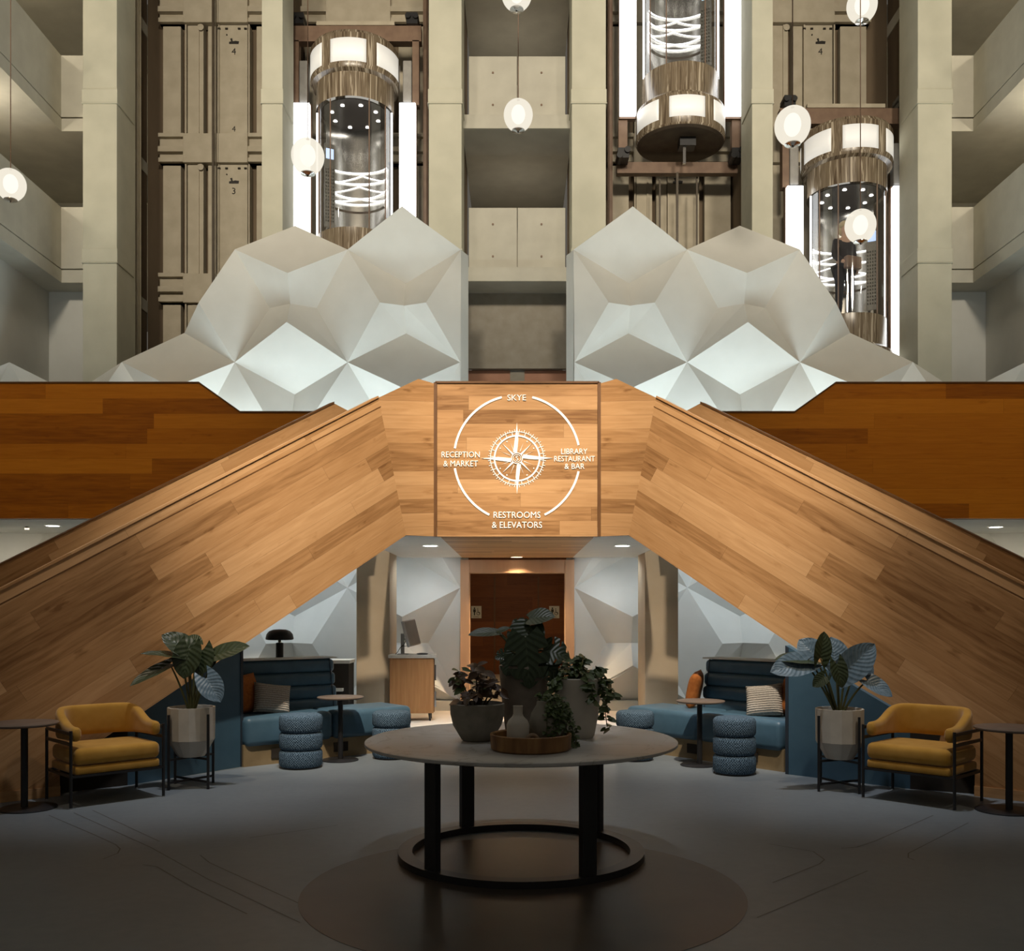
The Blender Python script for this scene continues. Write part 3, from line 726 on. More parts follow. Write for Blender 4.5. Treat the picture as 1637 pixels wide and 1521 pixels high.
def lift_car(x, zf, label, panel_side, top=True):
    t = thing('lift_car', label, 'lift car', (x, 17.5, zf), 0, 'round glass lift cars')
    drum = MB(); drum.lathe([(.68, 0), (.68, -.50), (.73, -.56), (.78, -.58), (.79, -.62), (.79, -1.10), (.77, -1.13)], seg=64)
    drum.build('base_drum', M['zebra'], t, smooth=True, uv='cyl')
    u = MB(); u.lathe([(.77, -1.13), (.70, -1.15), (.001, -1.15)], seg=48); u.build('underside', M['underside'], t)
    MB().box(-.06, .22, -.35, -.1, -1.3, -1.15).build('buffer_plate', M['black'], t)
    MB().box(.0, .05, -.3, -.25, -1.6, -1.3).build('hook', M['chrome'], t)
    cr = MB(); cr.lathe([(.69, 2.25), (.69, 2.68), (.77, 2.71), (.79, 2.76), (.79, 3.30), (.75, 3.36), (.3, 3.42), (.001, 3.43)], seg=64)
    cr.build('crown', M['zebra'], t, smooth=True, uv='cyl')
    for zz, (z0, z1) in ((0, (-1.0, -.64)), (1, (2.80, 3.20))):
        for k in range(6):
            a = -90 + 60 * k; p = MB()
            for q in range(10):
                b0, b1 = R(a - 23 + 4.6 * q), R(a - 23 + 4.6 * (q + 1))
                pr = [Vector((math.cos(bb) * .792, math.sin(bb) * .792, z)) for bb, z in ((b0, z0), (b1, z0), (b1, z1), (b0, z1))]
                p.face(pr)
            bmesh.ops.remove_doubles(p.bm, verts=p.bm.verts, dist=1e-4)
            p.bm.normal_update()
            po = p.build('lit_panel', M['lamp_dim'], t, smooth=True)
            so = po.modifiers.new('th', 'SOLIDIFY'); so.thickness = .008
    g = MB(); g.lathe([(.67, .0), (.67, 2.25)], seg=40, a0=R(-205), a1=R(25)); g.build('glass', M['glass'], t, smooth=True)
    for a in (-150, -120, -60, -30):
        c, s_ = math.cos(R(a)) * .675, math.sin(R(a)) * .675
        mu = MB(); mu.tube([(c, s_, 0), (c, s_, 2.25)], .011, 6); mu.build('mullion', M['steel_brown'], t)
    for a in (-172, -8):
        c, s_ = math.cos(R(a)) * .67, math.sin(R(a)) * .67
        mu = MB(); mu.tube([(c, s_, 0), (c, s_, 2.25)], .018, 8); mu.build('edge_light', M['tube'], t)
    f = MB(); f.lathe([(.001, .02), (.6, .02), (.6, 0)], seg=40); f.build('cab_floor', M['steel_brown'], t)
    c = MB(); c.lathe([(.001, 2.24), (.6, 2.24), (.6, 2.26)], seg=40); c.build('cab_ceiling', M['cabdark'], t)
    for k in range(8):
        a = R(22.5 + 45 * k); q = MB(); q.lathe([(.001, 0), (.035, 0)], c=(math.cos(a) * .42, math.sin(a) * .42, 2.232), seg=14); q.build('ceiling_spot', M['spot_lens'], t)
    w = MB(); w.lathe([(.60, .02), (.60, 2.24)], seg=30, a0=R(20), a1=R(160)); w.build('back_wall', M['cabmetal'], t, smooth=True)
    w = MB(); w.lathe([(.56, .02), (.57, .72), (.54, .75)], seg=24, a0=R(30), a1=R(150)); w.build('lower_panel', M['cabmetal'], t, smooth=True)
    # criss-crossing glowing tubes built in place of reflections in the mirrored rear wall
    def rp(a, z): return (math.cos(R(a)) * .575, math.sin(R(a)) * .575, z)
    l = MB()
    for z0, bow in ((1.42, .05), (1.22, .05), (1.02, -.02), (.86, .03)):
        l.tube([rp(25 + i * 13, z0 + bow * math.sin(i / 10 * PI)) for i in range(11)], .013, 6)
    for a0, a1, z0, z1 in ((40, 85, 1.24, 1.42), (85, 140, 1.44, 1.22), (35, 95, 1.02, 1.24), (90, 145, 1.24, 1.02), (40, 90, .88, 1.0), (92, 140, 1.0, .88)):
        l.tube([rp(a0 + (a1 - a0) * i / 8, z0 + (z1 - z0) * i / 8) for i in range(9)], .009, 6)
    l.build('reflected_tubes', M['tube'], t, smooth=True)
    # operating panel
    a = R(-90 + 62 * panel_side); pc = Vector((math.cos(a) * .52, math.sin(a) * .52 + .25, 0))
    mp_ = T(pc.x, pc.y, 0) @ rot(R(-28 * panel_side))
    MB().box(-.10, .10, 0, .03, .25, 1.75, mp_).build('control_panel', M['cabmetal'], t)
    MB().box(-.07, .07, -.01, .0, 1.48, 1.66, mp_).build('display', M['screen'], t)
    b_ = MB()
    for i in range(4):
        for k in range(16): b_.box(-.075 + i * .042, -.055 + i * .042, -.008, 0, .35 + k * .062, .38 + k * .062, mp_)
    b_.build('buttons', M['ink'], t)
    # light columns either side
    for e in (-1, 1):
        MB().box(e * .945 - .145, e * .945 + .145, -.12, .0, -.63, 2.43).build('light_column', M['lamp_white'], t, bevel=.012)
        MB().box(e * .945 - .15, e * .945 + .15, .0, .12, -.66, 2.46).build('column_housing', M['steel_brown'], t)
        MB().box(e * 1.08 - .06, e * 1.08 + .06, .02, .2, 2.46, 3.62).build('frame_post', M['steel_brown'], t)
        MB().box(e * .93 - .08, e * .93 + .08, .0, .18, 2.50, 3.25).build('sling_box', M['greymetal'], t, bevel=.02)
        mb = MB(); mb.box(e * 1.02 - .1, e * 1.02 + .1, -.05, .25, 3.88, 4.08)
        for q in (-1, 1): mb.tube([(e * 1.02 + q * .07, -.1, 4.0), (e * 1.02 + q * .07, .2, 4.0)], .05, 12)
        mb.build('roller_guide', M['black'], t)
        mb = MB(); mb.box(e * 1.02 - .1, e * 1.02 + .1, -.05, .25, -1.38, -1.2)
        for q in (-1, 1): mb.tube([(e * 1.02 + q * .07, -.1, -1.3 + q * .05), (e * 1.02 + q * .07, .2, -1.3 + q * .05)], .055, 12)
        mb.build('roller_guide', M['black'], t)
        MB().box(e * 1.02 - .08, e * 1.02 + .08, .05, .2, -1.2, -.66).build('frame_post', M['steel_brown'], t)
    MB().box(-1.18, 1.18, .02, .2, 3.60, 3.88).build('crosshead_beam', M['steel_brown'], t)
    MB().box(-1.1, 1.1, .3, .45, -1.5, -1.3).build('bottom_beam', M['steel_brown'], t)
    MB().box(-.7, .7, .0, .1, 3.88, 3.95).build('beam_fixings', M['shaft'], t)
    return t
lift_car(-2.905, 8.2, 'round glass lift car on the left, its crown just below a brown beam', -1)
lift_car(2.92, 11.06, 'highest round glass lift car, seen from below with its dark underside', 1)
lift_car(5.90, 6.72, 'round glass lift car on the far right carrying a passenger', 1)

# passenger in the far right car
def skin(name, verts, edges, rad, m, parent=None, sub=2):
    me = bpy.data.meshes.new(name); me.from_pydata(verts, edges, []); o = bpy.data.objects.new(name, me); COL.objects.link(o)
    s = o.modifiers.new('skin', 'SKIN'); s.use_smooth_shade = True
    for i, r_ in enumerate(rad): me.skin_vertices[0].data[i].radius = (r_, r_) if not isinstance(r_, tuple) else r_
    me.skin_vertices[0].data[0].use_root = True
    o.modifiers.new('sub', 'SUBSURF').levels = sub; o.modifiers['sub'].render_levels = sub
    me.materials.append(m)
    if parent is not None: o.parent = parent
    return o
vs = [(0, 0, .92), (0, 0, 1.12), (0, .01, 1.36), (0, 0, 1.46), (0, -.01, 1.53), (0, -.02, 1.62), (0, -.01, 1.70),
      (.10, 0, .88), (.11, -.02, .48), (.11, .02, .09), (.12, -.12, .04), (-.10, 0, .88), (-.11, .0, .48), (-.11, .03, .09), (-.12, -.11, .04),
      (.17, .01, 1.38), (.21, .02, 1.12), (.19, -.08, .90), (.18, -.11, .81), (-.17, .01, 1.38), (-.22, .0, 1.12), (-.16, -.16, .98), (-.11, -.22, .95)]
es = [(0, 1), (1, 2), (2, 3), (3, 4), (4, 5), (5, 6), (0, 7), (7, 8), (8, 9), (9, 10), (0, 11), (11, 12), (12, 13), (13, 14),
      (2, 15), (15, 16), (16, 17), (17, 18), (2, 19), (19, 20), (20, 21), (21, 22)]
ra = [(.15, .11), (.14, .10), (.16, .11), .06, .055, (.075, .09), (.065, .08), .085, .06, .045, .04, .085, .06, .045, .04, .06, .046, .036, .035, .06, .046, .036, .035]
per = skin('person', vs, es, ra, M['skin'])
per.location = (5.82, 17.36, 6.74); per.rotation_euler = (0, 0, R(20))
tag(per, 'person in dark jacket and trousers standing inside the far right lift car', 'person')
jk = [0, 1, 2, 15, 16, 17, 19, 20, 21]; im = {v: i for i, v in enumerate(jk)}
skin('jacket', [vs[i] for i in jk], [(im[a], im[b]) for a, b in es if a in im and b in im], [(.17, .13), (.16, .12), (.175, .125), .075, .06, .05, .075, .06, .05], M['jacket'], per)
jk = [0, 7, 8, 9, 11, 12, 13]; im = {v: i for i, v in enumerate(jk)}
skin('trousers', [vs[i] for i in jk], [(im[a], im[b]) for a, b in es if a in im and b in im], [(.165, .125), .1, .075, .06, .1, .075, .06], M['trousers'], per)
mb = MB(); mb.ball((0, .012, 1.69), .088, .098, .085); mb.bm.verts.ensure_lookup_table()
mb.ball((0, .05, 1.61), .08, .065, .10); mb.build('hair', M['hair'], per, smooth=True)
fa = MB(); fa.ball((0, -.108, 1.62), .014, .022, .022)
fa.ball((.03, -.098, 1.645), .011, .008, .008); fa.ball((-.03, -.098, 1.645), .011, .008, .008); fa.ball((0, -.1, 1.575), .022, .01, .007)
fa.build('facial_features', M['skin'], per, smooth=True)
b_ = MB(); b_.rbox(-.16, .16, -.28, -.16, .84, 1.06, .03); bg = b_.build('shoulder_bag', M['bag'], None, smooth=True)
bg.location = per.location; bg.rotation_euler = per.rotation_euler
tag(bg, 'brown bag held by the person in the far right lift car', 'bag')

# ================================================================= PENDANTS
def pendant(px, py, r, label, d=None):
    D_ = .18 * FOC / r; c = P(px, py, D_)
    t = thing('globe_pendant', label, 'pendant lamp', c, 0, 'glass globe pendants in the atrium')
    g = MB(); prof = [(max(.001, math.sin(a) * .178 * (1 + .05 * math.cos(a))), math.cos(a) * .195) for a in [PI * k / 20 for k in range(20)]]
    prof = [p for p in prof if p[1] > -.178]; prof.append((.075, -.18))
    g.lathe(prof, seg=36); g.build('globe', M['globe'], t, smooth=True, ang=80)
    b_ = MB(); b_.ball((0, 0, .015), .085, .085, .115, 20, 14); b_.build('bulb', M['bulb'], t, smooth=True)
    c_ = MB(); c_.lathe([(.001, -.165), (.04, -.165), (.078, -.176), (.08, -.186), (.05, -.192), (.02, -.20), (.012, -.215), (.001, -.218)], seg=24); c_.build('cap', M['chrome'], t, smooth=True)
    k = MB(); k.tube([(0, 0, .19), (0, 0, .21), (0, 0, 14.5 - c.z)], [.02, .006, .006], 6); k.build('cord', M['steel_brown'], t)
pendant(828.5, 185, 23.5, 'globe pendant in front of the balcony of the middle bay')
pendant(826, -10, 25, 'globe pendant at the top edge above the middle bay')
pendant(492, 251, 26.5, 'globe pendant hanging beside the left lift car')
pendant(17, 296, 23.5, 'globe pendant against the left galleries')
pendant(1267, 202, 28.5, 'globe pendant just above the far right lift car')
pendant(1375.5, 362, 24.5, 'globe pendant in front of the far right lift car, the lowest one')
pendant(1378, 10, 24, 'globe pendant at the top edge above the far right shaft')

# ================================================================= FURNITURE
# --- round marble table
TC = Vector((.025, 6.3, 0))
t = thing('marble_table', 'large round white marble table on black legs and ring base', 'table', TC, R(-7))
mb = MB(); mb.lathe([(.001, .722), (.985, .722), (1.0, .728), (1.0, .744), (.99, .75), (.001, .75)], seg=96); mb.build('tabletop', M['marble'], t, smooth=True)
mb = MB(); mb.lathe([(.70, 0), (.79, 0), (.79, .045), (.70, .045), (.70, 0)], seg=96); mb.build('ring_base', M['black'], t, smooth=True)
for a in (52, 128, 232, 308):
    MB().box(-.022, .022, -.05, .05, .04, .724, rot(R(a)) @ T(.745, 0, 0)).build('leg', M['black'], t, bevel=.003)

# --- leaves
def leaf(mb, base, tip, up, W, back=.18, droop=.25, fold=.15, n=12, m=4, splits=0, shape=1.0, wave=0):
    base, tip, up = Vector(base), Vector(tip), Vector(up)
    d = tip - base; L = d.length; d.normalize(); sd = d.cross(up).normalized(); nr = sd.cross(d).normalized()
    grid = []
    lay = mb.bm.loops.layers.uv.verify()
    for i in range(n + 1):
        s = i / n
        w = W * (math.sin(PI * min(1, (s * .86 + .14)) ** shape) ** .75)
        if i == n: w = .002
        row = []
        for k in range(-m, m + 1):
            tt = k / m
            y = s * L - back * L * (abs(tt) ** 1.5) * (1 - s) ** 2 * 1.3
            z = fold * abs(tt) * w - droop * L * s * s + wave * math.sin(s * 19 + k) * W
            row.append((mb.bm.verts.new(base + d * y + sd * tt * w + nr * z), (.5 + tt / 2, s)))
        grid.append(row)
    for i in range(n):
        for k in range(2 * m):
            if splits and i > 2 and (i % 4 == splits % 4) and abs(k - m + .5) > m * .5 and i < n - 2: continue
            q = [grid[i][k], grid[i][k + 1], grid[i + 1][k + 1], grid[i + 1][k]]
            try: f = mb.bm.faces.new([a[0] for a in q])
            except ValueError: continue
            for l, a in zip(f.loops, q): l[lay].uv = a[1]
def arcpts(a, b, sag, n=8):
    a, b = Vector(a), Vector(b); return [a.lerp(b, i / n) + Vector((0, 0, sag * math.sin(PI * i / n))) for i in range(n + 1)]

# --- planters on metal stands with elephant ear plants
def elephant_ear(c, label, standlabel, leaves, mats, r=.2, rz=0):
    s = thing('plant_stand', standlabel, 'plant stand', (c.x, c.y, 0), rz, 'black metal plant stands')
    for i in range(4):
        a = R(45 + 90 * i); x, y = math.cos(a) * .235, math.sin(a) * .235
        MB().box(x - .011, x + .011, y - .011, y + .011, 0, .66).build('leg', M['black'], s)
    mb = MB()
    for z in (.055, .255):
        for i in range(2):
            mb.box(-.235, .235, -.009, .009, z, z + .018, rot(R(45 + 90 * i)))
    mb.build('cross_bars', M['black'], s)
    p = thing('potted_plant', label, 'potted plant', (c.x, c.y, .274), 0, 'elephant ear plants in white pots')
    mb = MB(); mb.lathe([(.001, 0), (.118, 0), (.205, .15), (.208, .44), (.19, .44), (.185, .40), (.001, .40)], seg=14); mb.build('pot', M['potwhite'], p, smooth=True, ang=22)
    mb = MB(); mb.lathe([(.001, .412), (.188, .404)], seg=20); mb.build('soil', M['soil'], p)
    for i, (bx, bz, by, tx, tz, ty, W, up, mk) in enumerate(leaves):
        B = Vector((bx, by, bz)); Tt = Vector((tx, ty, tz))
        lf = MB(); leaf(lf, B, Tt, up, W, back=.32, droop=.10, fold=.22, n=12, m=5, wave=.025)
        lo = lf.build('leaf', M[mk], p, smooth=True, uv='keep', ang=70)
        st_ = MB(); st_.tube(arcpts((bx * .12, by * .12, .40), B + Vector((0, .004, -.006)), .03), [.011, .0105, .01, .0095, .009, .0085, .008, .007, .005], 7)
        st_.build('stem', M['stem'], p, smooth=True)
def leafspec(c, D_, lst):
    out = []
    for (bx, by, tx, ty, W, up, mk, dd, dt) in lst:
        B = P(bx, by, D_ + dd); T_ = P(tx, ty, D_ + dt); o = Vector((c.x, c.y, .274))
        B -= o; T_ -= o
        out.append((B.x, B.z, B.y, T_.x, T_.z, T_.y, W, up, mk))
    return out
cl = P(306, 1200, 8.75); cl.z = 0
elephant_ear(cl, 'elephant ear plant with dark green leaves in white pot beside the left armchair', 'black four legged plant stand under the left white pot', leafspec(cl, 8.75, [
    (300, 1040, 260, 1013, .12, (.2, -.7, .7), 'leaf_dark', .0, -.06),
    (290, 1052, 226, 1040, .085, (-.2, -.4, .9), 'leaf_dark', -.05, -.22),
    (272, 1062, 206, 1092, .075, (-.4, -.9, .6), 'leaf_dark', -.08, -.30),
    (303, 1038, 292, 1085, .13, (0, -1, .3), 'leaf_dark', -.08, -.14),
    (322, 1040, 318, 1080, .12, (.1, -1, .3), 'leaf_dark', -.05, -.1),
    (345, 1048, 396, 1030, .10, (0, -.7, .7), 'leaf_dark', .0, -.05),
    (314, 1030, 300, 1016, .07, (.1, -.8, .5), 'leaf_dark', .1, .15),
    (330, 1085, 352, 1122, .11, (.2, -1, .25), 'leaf_sheen', -.14, -.2),
    (330, 1058, 346, 1040, .09, (.1, -.9, .4), 'leaf_dark', .05, .02)]), None, rz=R(10))
cr_ = P(1342, 1200, 8.6); cr_.z = 0
elephant_ear(cr_, 'elephant ear plant with leaves coloured by cool sheen in white pot beside the right armchair', 'black four legged plant stand under the right white pot', leafspec(cr_, 8.6, [
    (1288, 1060, 1234, 1072, .12, (-.1, -.9, .5), 'leaf_sheen', 0, -.12),
    (1296, 1056, 1240, 1050, .10, (-.1, -.5, .9), 'leaf_dark', .03, -.02),
    (1304, 1050, 1278, 1022, .12, (0, -1, .2), 'leaf_sheen', .05, .1),
    (1312, 1052, 1320, 1010, .09, (.3, -.9, .1), 'leaf_dark', -.04, -.03),
    (1335, 1058, 1330, 1018, .13, (.1, -1, .2), 'leaf_sheen', .05, .08),
    (1352, 1074, 1400, 1030, .14, (.15, -1, .3), 'leaf_sheen', -.02, -.06),
    (1338, 1062, 1348, 1100, .08, (.1, -1, .3), 'leaf_dark', -.12, -.15),
    (1386, 1088, 1428, 1112, .085, (.4, -.9, .3), 'leaf_sheen', -.02, -.1),
    (1318, 1082, 1300, 1098, .06, (0, -1, .3), 'leaf_dark', -.1, -.12),
    (1372, 1058, 1398, 1078, .09, (.3, -.9, .3), 'leaf_sheen', .02, 0)]), None, rz=R(-20))

# --- mustard armchairs
def armchair(loc, rz, label):
    t = thing('armchair', label, 'armchair', loc, rz, 'mustard armchairs')
    w, dp = .37, .295           # half width, half depth; front is -y
    mb = MB(); mb.rbox(-w + .02, w - .02, -dp, dp - .03, .335, .475, .05, 4); mb.build('seat_cushion', M['mustard'], t, smooth=True)
    mb = MB(); mb.rbox(-w + .025, w - .025, -dp + .01, dp - .02, .262, .332, .02, 3); mb.build('seat_base', M['mustard'], t, smooth=True)
    # wrap-around back: path around three sides
    path = []
    rc = .19
    for k in range(6): path.append((-w + .045, -dp + .02 + (2 * dp - rc - .04) * k / 5))
    for k in range(1, 8):
        a = PI - PI / 2 * k / 8; path.append((-w + .045 + rc + math.cos(a) * rc, dp - .02 - rc + math.sin(a) * rc))
    for k in range(0, 7): path.append((-w + .045 + rc + (2 * (w - .045) - 2 * rc) * k / 6, dp - .02))
    half = path[:]; path = half[:13] + half[13:20]
    for k in range(1, 8):
        a = PI / 2 - PI / 2 * k / 8; path.append((w - .045 - rc + math.cos(a) * rc, dp - .02 - rc + math.sin(a) * rc))
    for k in range(6): path.append((w - .045, dp - .02 - rc - (2 * dp - rc - .04) * k / 5))
    mb = MB(); rings = []; n = len(path)
    for i, (x, y) in enumerate(path):
        x0, y0 = path[max(0, i - 1)]; x1, y1 = path[min(n - 1, i + 1)]
        tx, ty = x1 - x0, y1 - y0; l = math.hypot(tx, ty); nx, ny = -ty / l, tx / l
        f = max(0, min(1, (y + dp - .16) / (2 * dp - .22))); f = f * f * (3 - 2 * f)
        zt, zb = .645 + .13 * f, .525 - .01 * f
        prof = [(-.04, zb + .02), (-.02, zb), (.02, zb), (.04, zb + .02), (.042, zt - .03), (.025, zt), (-.025, zt), (-.042, zt - .03)]
        rings.append([mb.bm.verts.new((x + nx * o, y + ny * o, z)) for o, z in prof])
    for a, b in zip(rings, rings[1:]):
        for k in range(8): mb.bm.faces.new([a[k], a[(k + 1) % 8], b[(k + 1) % 8], b[k]])
    mb.bm.faces.new(rings[0][::-1]); mb.bm.faces.new(rings[-1])
    o = mb.build('backrest', M['mustard'], t, smooth=True, ang=65); o.modifiers.new('s', 'SUBSURF').levels = 1; o.modifiers['s'].render_levels = 2
    for sx_ in (-1, 1):
        for sy_ in (-1, 1):
            x, y = sx_ * (w + .008), sy_ * (dp - .02)
            l = MB(); l.tube([(x, y, .006), (x, y, .62 if sy_ < 0 else .60)], .0125, 10); lo = l.build('leg', M['black'], t, smooth=True)
            f = MB(); f.lathe([(.001, 0), (.014, 0), (.014, .008), (.001, .008)], c=(x, y, 0), seg=10); f.build('foot', M['chrome'], lo)
        mb = MB()
        for z in (.50, .585): mb.box(sx_ * (w + .008) - .008, sx_ * (w + .008) + .008, -dp + .02, dp - .02, z, z + .025)
        mb.build('side_rail', M['black'], t)
    mb = MB()
    for y in (-dp + .02, dp - .02): mb.box(-w, w, y - .01, y + .01, .243, .262)
    for x in (-w, w): mb.box(x - .01, x + .01, -dp + .02, dp - .02, .243, .262)
    mb.build('under_frame', M['black'], t)
armchair((-3.46, 8.20, 0), R(44), 'mustard yellow armchair with black legs beside the left plant stand')
armchair((3.37, 8.13, 0), R(-46), 'mustard yellow armchair with black legs beside the right plant stand')

# --- pedestal side tables
def side_table(base, top, z, r, rb, label):
    t = thing('side_table', label, 'side table', (base[0], base[1], 0), 0, 'round pedestal side tables')
    dx, dy = top[0] - base[0], top[1] - base[1]
    mb = MB(); mb.lathe([(.001, 0), (rb, 0), (rb, .008), (rb - .01, .014), (.001, .016)], seg=40); mb.build('base', M['black'], t, smooth=True)
    mb = MB(); mb.tube([(dx * .6, dy * .6, .01), (dx * .6, dy * .6, z - .02)], .027, 16); mb.build('post', M['black'], t, smooth=True)
    mb = MB(); mb.lathe([(.001, -.024), (r - .015, -.022), (r, -.012), (r, -.003), (r - .005, 0), (.001, 0)], c=(dx, dy, z), seg=48); mb.build('top', M['tabletop'], t, smooth=True)
g = G(45, 1293); side_table((g.x, g.y), (g.x - .05, g.y), .685, .272, .215, 'round pedestal table beside the left armchair at the photo edge')
g = G(1606, 1297); side_table((g.x, g.y), (g.x + .06, g.y), .66, .28, .215, 'round pedestal table beside the right armchair at the photo edge')
g = G(544, 1216); side_table((g.x, g.y), (g.x + .0, g.y + .02), .67, .245, .19, 'round pedestal table in front of the left blue sofa')
g = G(1116, 1224); side_table((g.x, g.y), (g.x + .03, g.y + .02), .66, .245, .18, 'round pedestal table in front of the right blue sofa')

# --- boucle poufs of three stacked rolls
def pouf(px, py, r, h, label):
    g = G(px, py)
    t = thing('pouf', label, 'pouf', (g.x, g.y, 0), 0, 'blue three tier poufs')
    for k in range(3):
        z0, z1 = .012 + (h - .012) * k / 3, .012 + (h - .012) * (k + 1) / 3
        e = .03
        prof = [(r - .03, z0), (r - .01, z0 + .012), (r, z0 + .035), (r, z1 - .035), (r - .01, z1 - .012), (r - .03, z1)]
        prof = [(.001, z0)] + prof + [(.001, z1 + (.012 if k == 2 else 0))]
        mb = MB(); mb.lathe(prof, seg=48); mb.build('tier', M['boucle'], t, smooth=True, uv='cyl', ang=50)
    mb = MB(); mb.lathe([(.001, 0), (r - .02, 0), (r - .02, .014), (.001, .014)], seg=32); mb.build('base', M['black'], t)
pouf(481, 1227, .215, .535, 'blue woven pouf at the near end of the left sofa')
pouf(626, 1212, .205, .50, 'blue woven pouf behind the marble table, left of the doorway')
pouf(1174, 1237, .205, .545, 'blue woven pouf at the near end of the right sofa')
pouf(1015, 1215, .20, .515, 'blue woven pouf behind the marble table, right of the doorway')

# --- blue leather banquettes
def sofa(A, Bp, Lr, backlen, label, sg):
    A, Bp = Vector(A), Vector(Bp); u = (Bp - A).normalized(); ang = math.atan2(u.y, u.x)
    # local frame: x along the front from the outer end, y backwards
    back = Vector((-u.y, u.x, 0));  flip = 1
    if back.y < 0: flip = -1
    t = thing('sofa', label, 'sofa', (A.x, A.y, 0), ang, 'blue leather sofas')
    def bx(mb, x0, x1, y0, y1, z0, z1, b=0, seg=3):
        y0, y1 = sorted((y0 * flip, y1 * flip))
        return mb.rbox(x0, x1, y0, y1, z0, z1, b, seg) if b else mb.box(x0, x1, y0, y1, z0, z1)
    n = 2; sw = Lr / n
    for k in range(n):
        mb = MB(); bx(mb, k * sw + .004, (k + 1) * sw - .004, -.02, .62, .20, .50, .06, 4); mb.build('seat_cushion', M['leather'], t, smooth=True)
    mb = MB(); bx(mb, 0, Lr, .03, .62, 0, .22); mb.build('plinth', M['plinth'], t)
    for x in (.30, 1.02, 1.6):
        if x < Lr - .2:
            mb = MB(); bx(mb, x, x + .17, .018, .03, .06, .16); mb.build('vent', M['pit'], t)
    for k in range(4):
        z0 = .44 + .145 * k; mb = MB(); bx(mb, -.02, backlen, .52 + .028 * k, .70 + .028 * k, z0, z0 + .152, .05, 4); mb.build('back_channel', M['leather'], t, smooth=True)
    mb = MB(); bx(mb, -.05, backlen + .01, .76, .80, .0, 1.04); mb.build('back_board', M['leather_dark'], t)
    mb = MB(); bx(mb, -.05, backlen + .02, .60, .90, 1.035, 1.05); mb.build('ledge', M['plaster'], t)
    mb = MB(); mb.tube([(backlen - .07, (.505 + .028 * k) * flip, .46 + .145 * k) for k in range(5)], .006, 6); mb.build('piping', M['leather_dark'], t)
    return t, u, back * (1 if back.y > 0 else -1)
def g2(px, py): q = G(px, py); return (q.x, q.y, 0)
A1 = Vector(g2(388, 1228)); B1 = Vector(g2(600, 1205)); u1 = (B1 - A1).normalized()
sofa(A1 + u1 * .02, B1, 2.0, 1.36, 'blue channel tufted leather sofa under the left stair', 1)
A2 = Vector(g2(1253, 1236)); B2 = Vector(g2(1061, 1208)); u2 = (B2 - A2).normalized()
sofa(A2 + u2 * .02, B2, 2.05, 1.42, 'blue channel tufted leather sofa under the right stair', -1)
# blue end panels below the stairs
def end_panel(a, b, e, ztop, label, sg):
    a, b, e = Vector(a), Vector(b), Vector(e); u = (b - a).normalized(); bk = Vector((0, .10, 0)) - u * u.y * .10
    t = thing('end_panel', label, 'screen panel', (a.x, a.y, 0)); w = (e - b).normalized(); bw = Vector((0, .10, 0)) - w * w.y * .10
    m_ = .62
    MBp = MB(); MBp.prism([Vector((0, 0, 0)), b - a, b - a + Vector((0, 0, m_)), Vector((0, 0, ztop))], bk); MBp.build('panel', M['bluepanel'], t)
    MBp = MB(); MBp.prism([b - a, e - a, e - a + Vector((0, 0, .40)), b - a + Vector((0, 0, m_))], bw); MBp.build('shade_sheet', M['pit'], t)['label'] = 'dark sheet for the shade under the stair'  # near-black sheet put in as the shade below the stair
    q = u * .03; MBp = MB(); MBp.prism([u * -.002, q, q + Vector((0, 0, ztop - .02)), Vector((0, 0, ztop)) + u * -.002], -bk.normalized() * .006); MBp.build('edge_strip', M['leather_dark'], t)
end_panel(g2(388, 1226), g2(204, 1256), g2(80, 1270), 1.26, 'blue lacquered panel at the outer end of the left sofa', 1)
end_panel(g2(1256, 1238), g2(1455, 1262), g2(1572, 1271), 1.24, 'blue lacquered panel at the outer end of the right sofa', -1)

# --- cushions
def cushion(c, w, h, rz, tilt, roll, m, label, uvk='box'):
    t = MB(); n = 14
    bm = t.bm; lay = bm.loops.layers.uv.verify(); vs = {}
    for side in (1, -1):
        for i in range(n + 1):
            for k in range(n + 1):
                a, b = i / n * 2 - 1, k / n * 2 - 1
                f = max(0, (1 - a ** 4) * (1 - b ** 4)) ** .5
                pin = 1 - .06 * (1 - a * a) * 0
                x = a * w / 2 * (1 - .05 * (1 - b * b) * abs(a)); z = b * h / 2 * (1 - .05 * (1 - a * a) * abs(b))
                vs[side, i, k] = bm.verts.new((x, side * f * .075, z)) if (side == 1 or f > 0) else vs[1, i, k]
    for side in (1, -1):
        for i in range(n):
            for k in range(n):
                q = [(i, k), (i + 1, k), (i + 1, k + 1), (i, k + 1)]
                f = bm.faces.new([vs[side, *p] for p in (q if side < 0 else q[::-1])])
                for l, p in zip(f.loops, (q if side < 0 else q[::-1])): l[lay].uv = (p[0] / n * w, p[1] / n * h)
    o = t.build('cushion', M[m], smooth=True, uv='keep', ang=80)
    o.location = c; o.rotation_euler = Euler((tilt, roll, rz), 'XYZ')
    return tag(o, label, 'cushion', 'loose cushions on the sofas')
a1 = math.atan2(u1.y, u1.x); bk1 = Vector((-u1.y, u1.x, 0))
a2 = math.atan2(-u2.y, -u2.x); bk2 = Vector((u2.y, -u2.x, 0))
s1 = lambda x, y, z: A1 + u1 * x + bk1 * y + Vector((0, 0, z))
s2 = lambda x, y, z: A2 + u2 * x + bk2 * y + Vector((0, 0, z))
cushion(s1(.46, .30, .645), .40, .33, a1 + R(-8), R(-20), R(8), 'ribbed', 'grey ribbed cushion on the left blue sofa')
cushion(s1(.20, .42, .70), .38, .42, a1 + R(18), R(-14), R(-4), 'rust', 'rust velvet cushion behind the grey one on the left sofa')
cushion(s2(.42, .28, .655), .40, .34, a2 + R(14), R(-18), R(-8), 'ribbed', 'grey ribbed cushion on the right blue sofa')
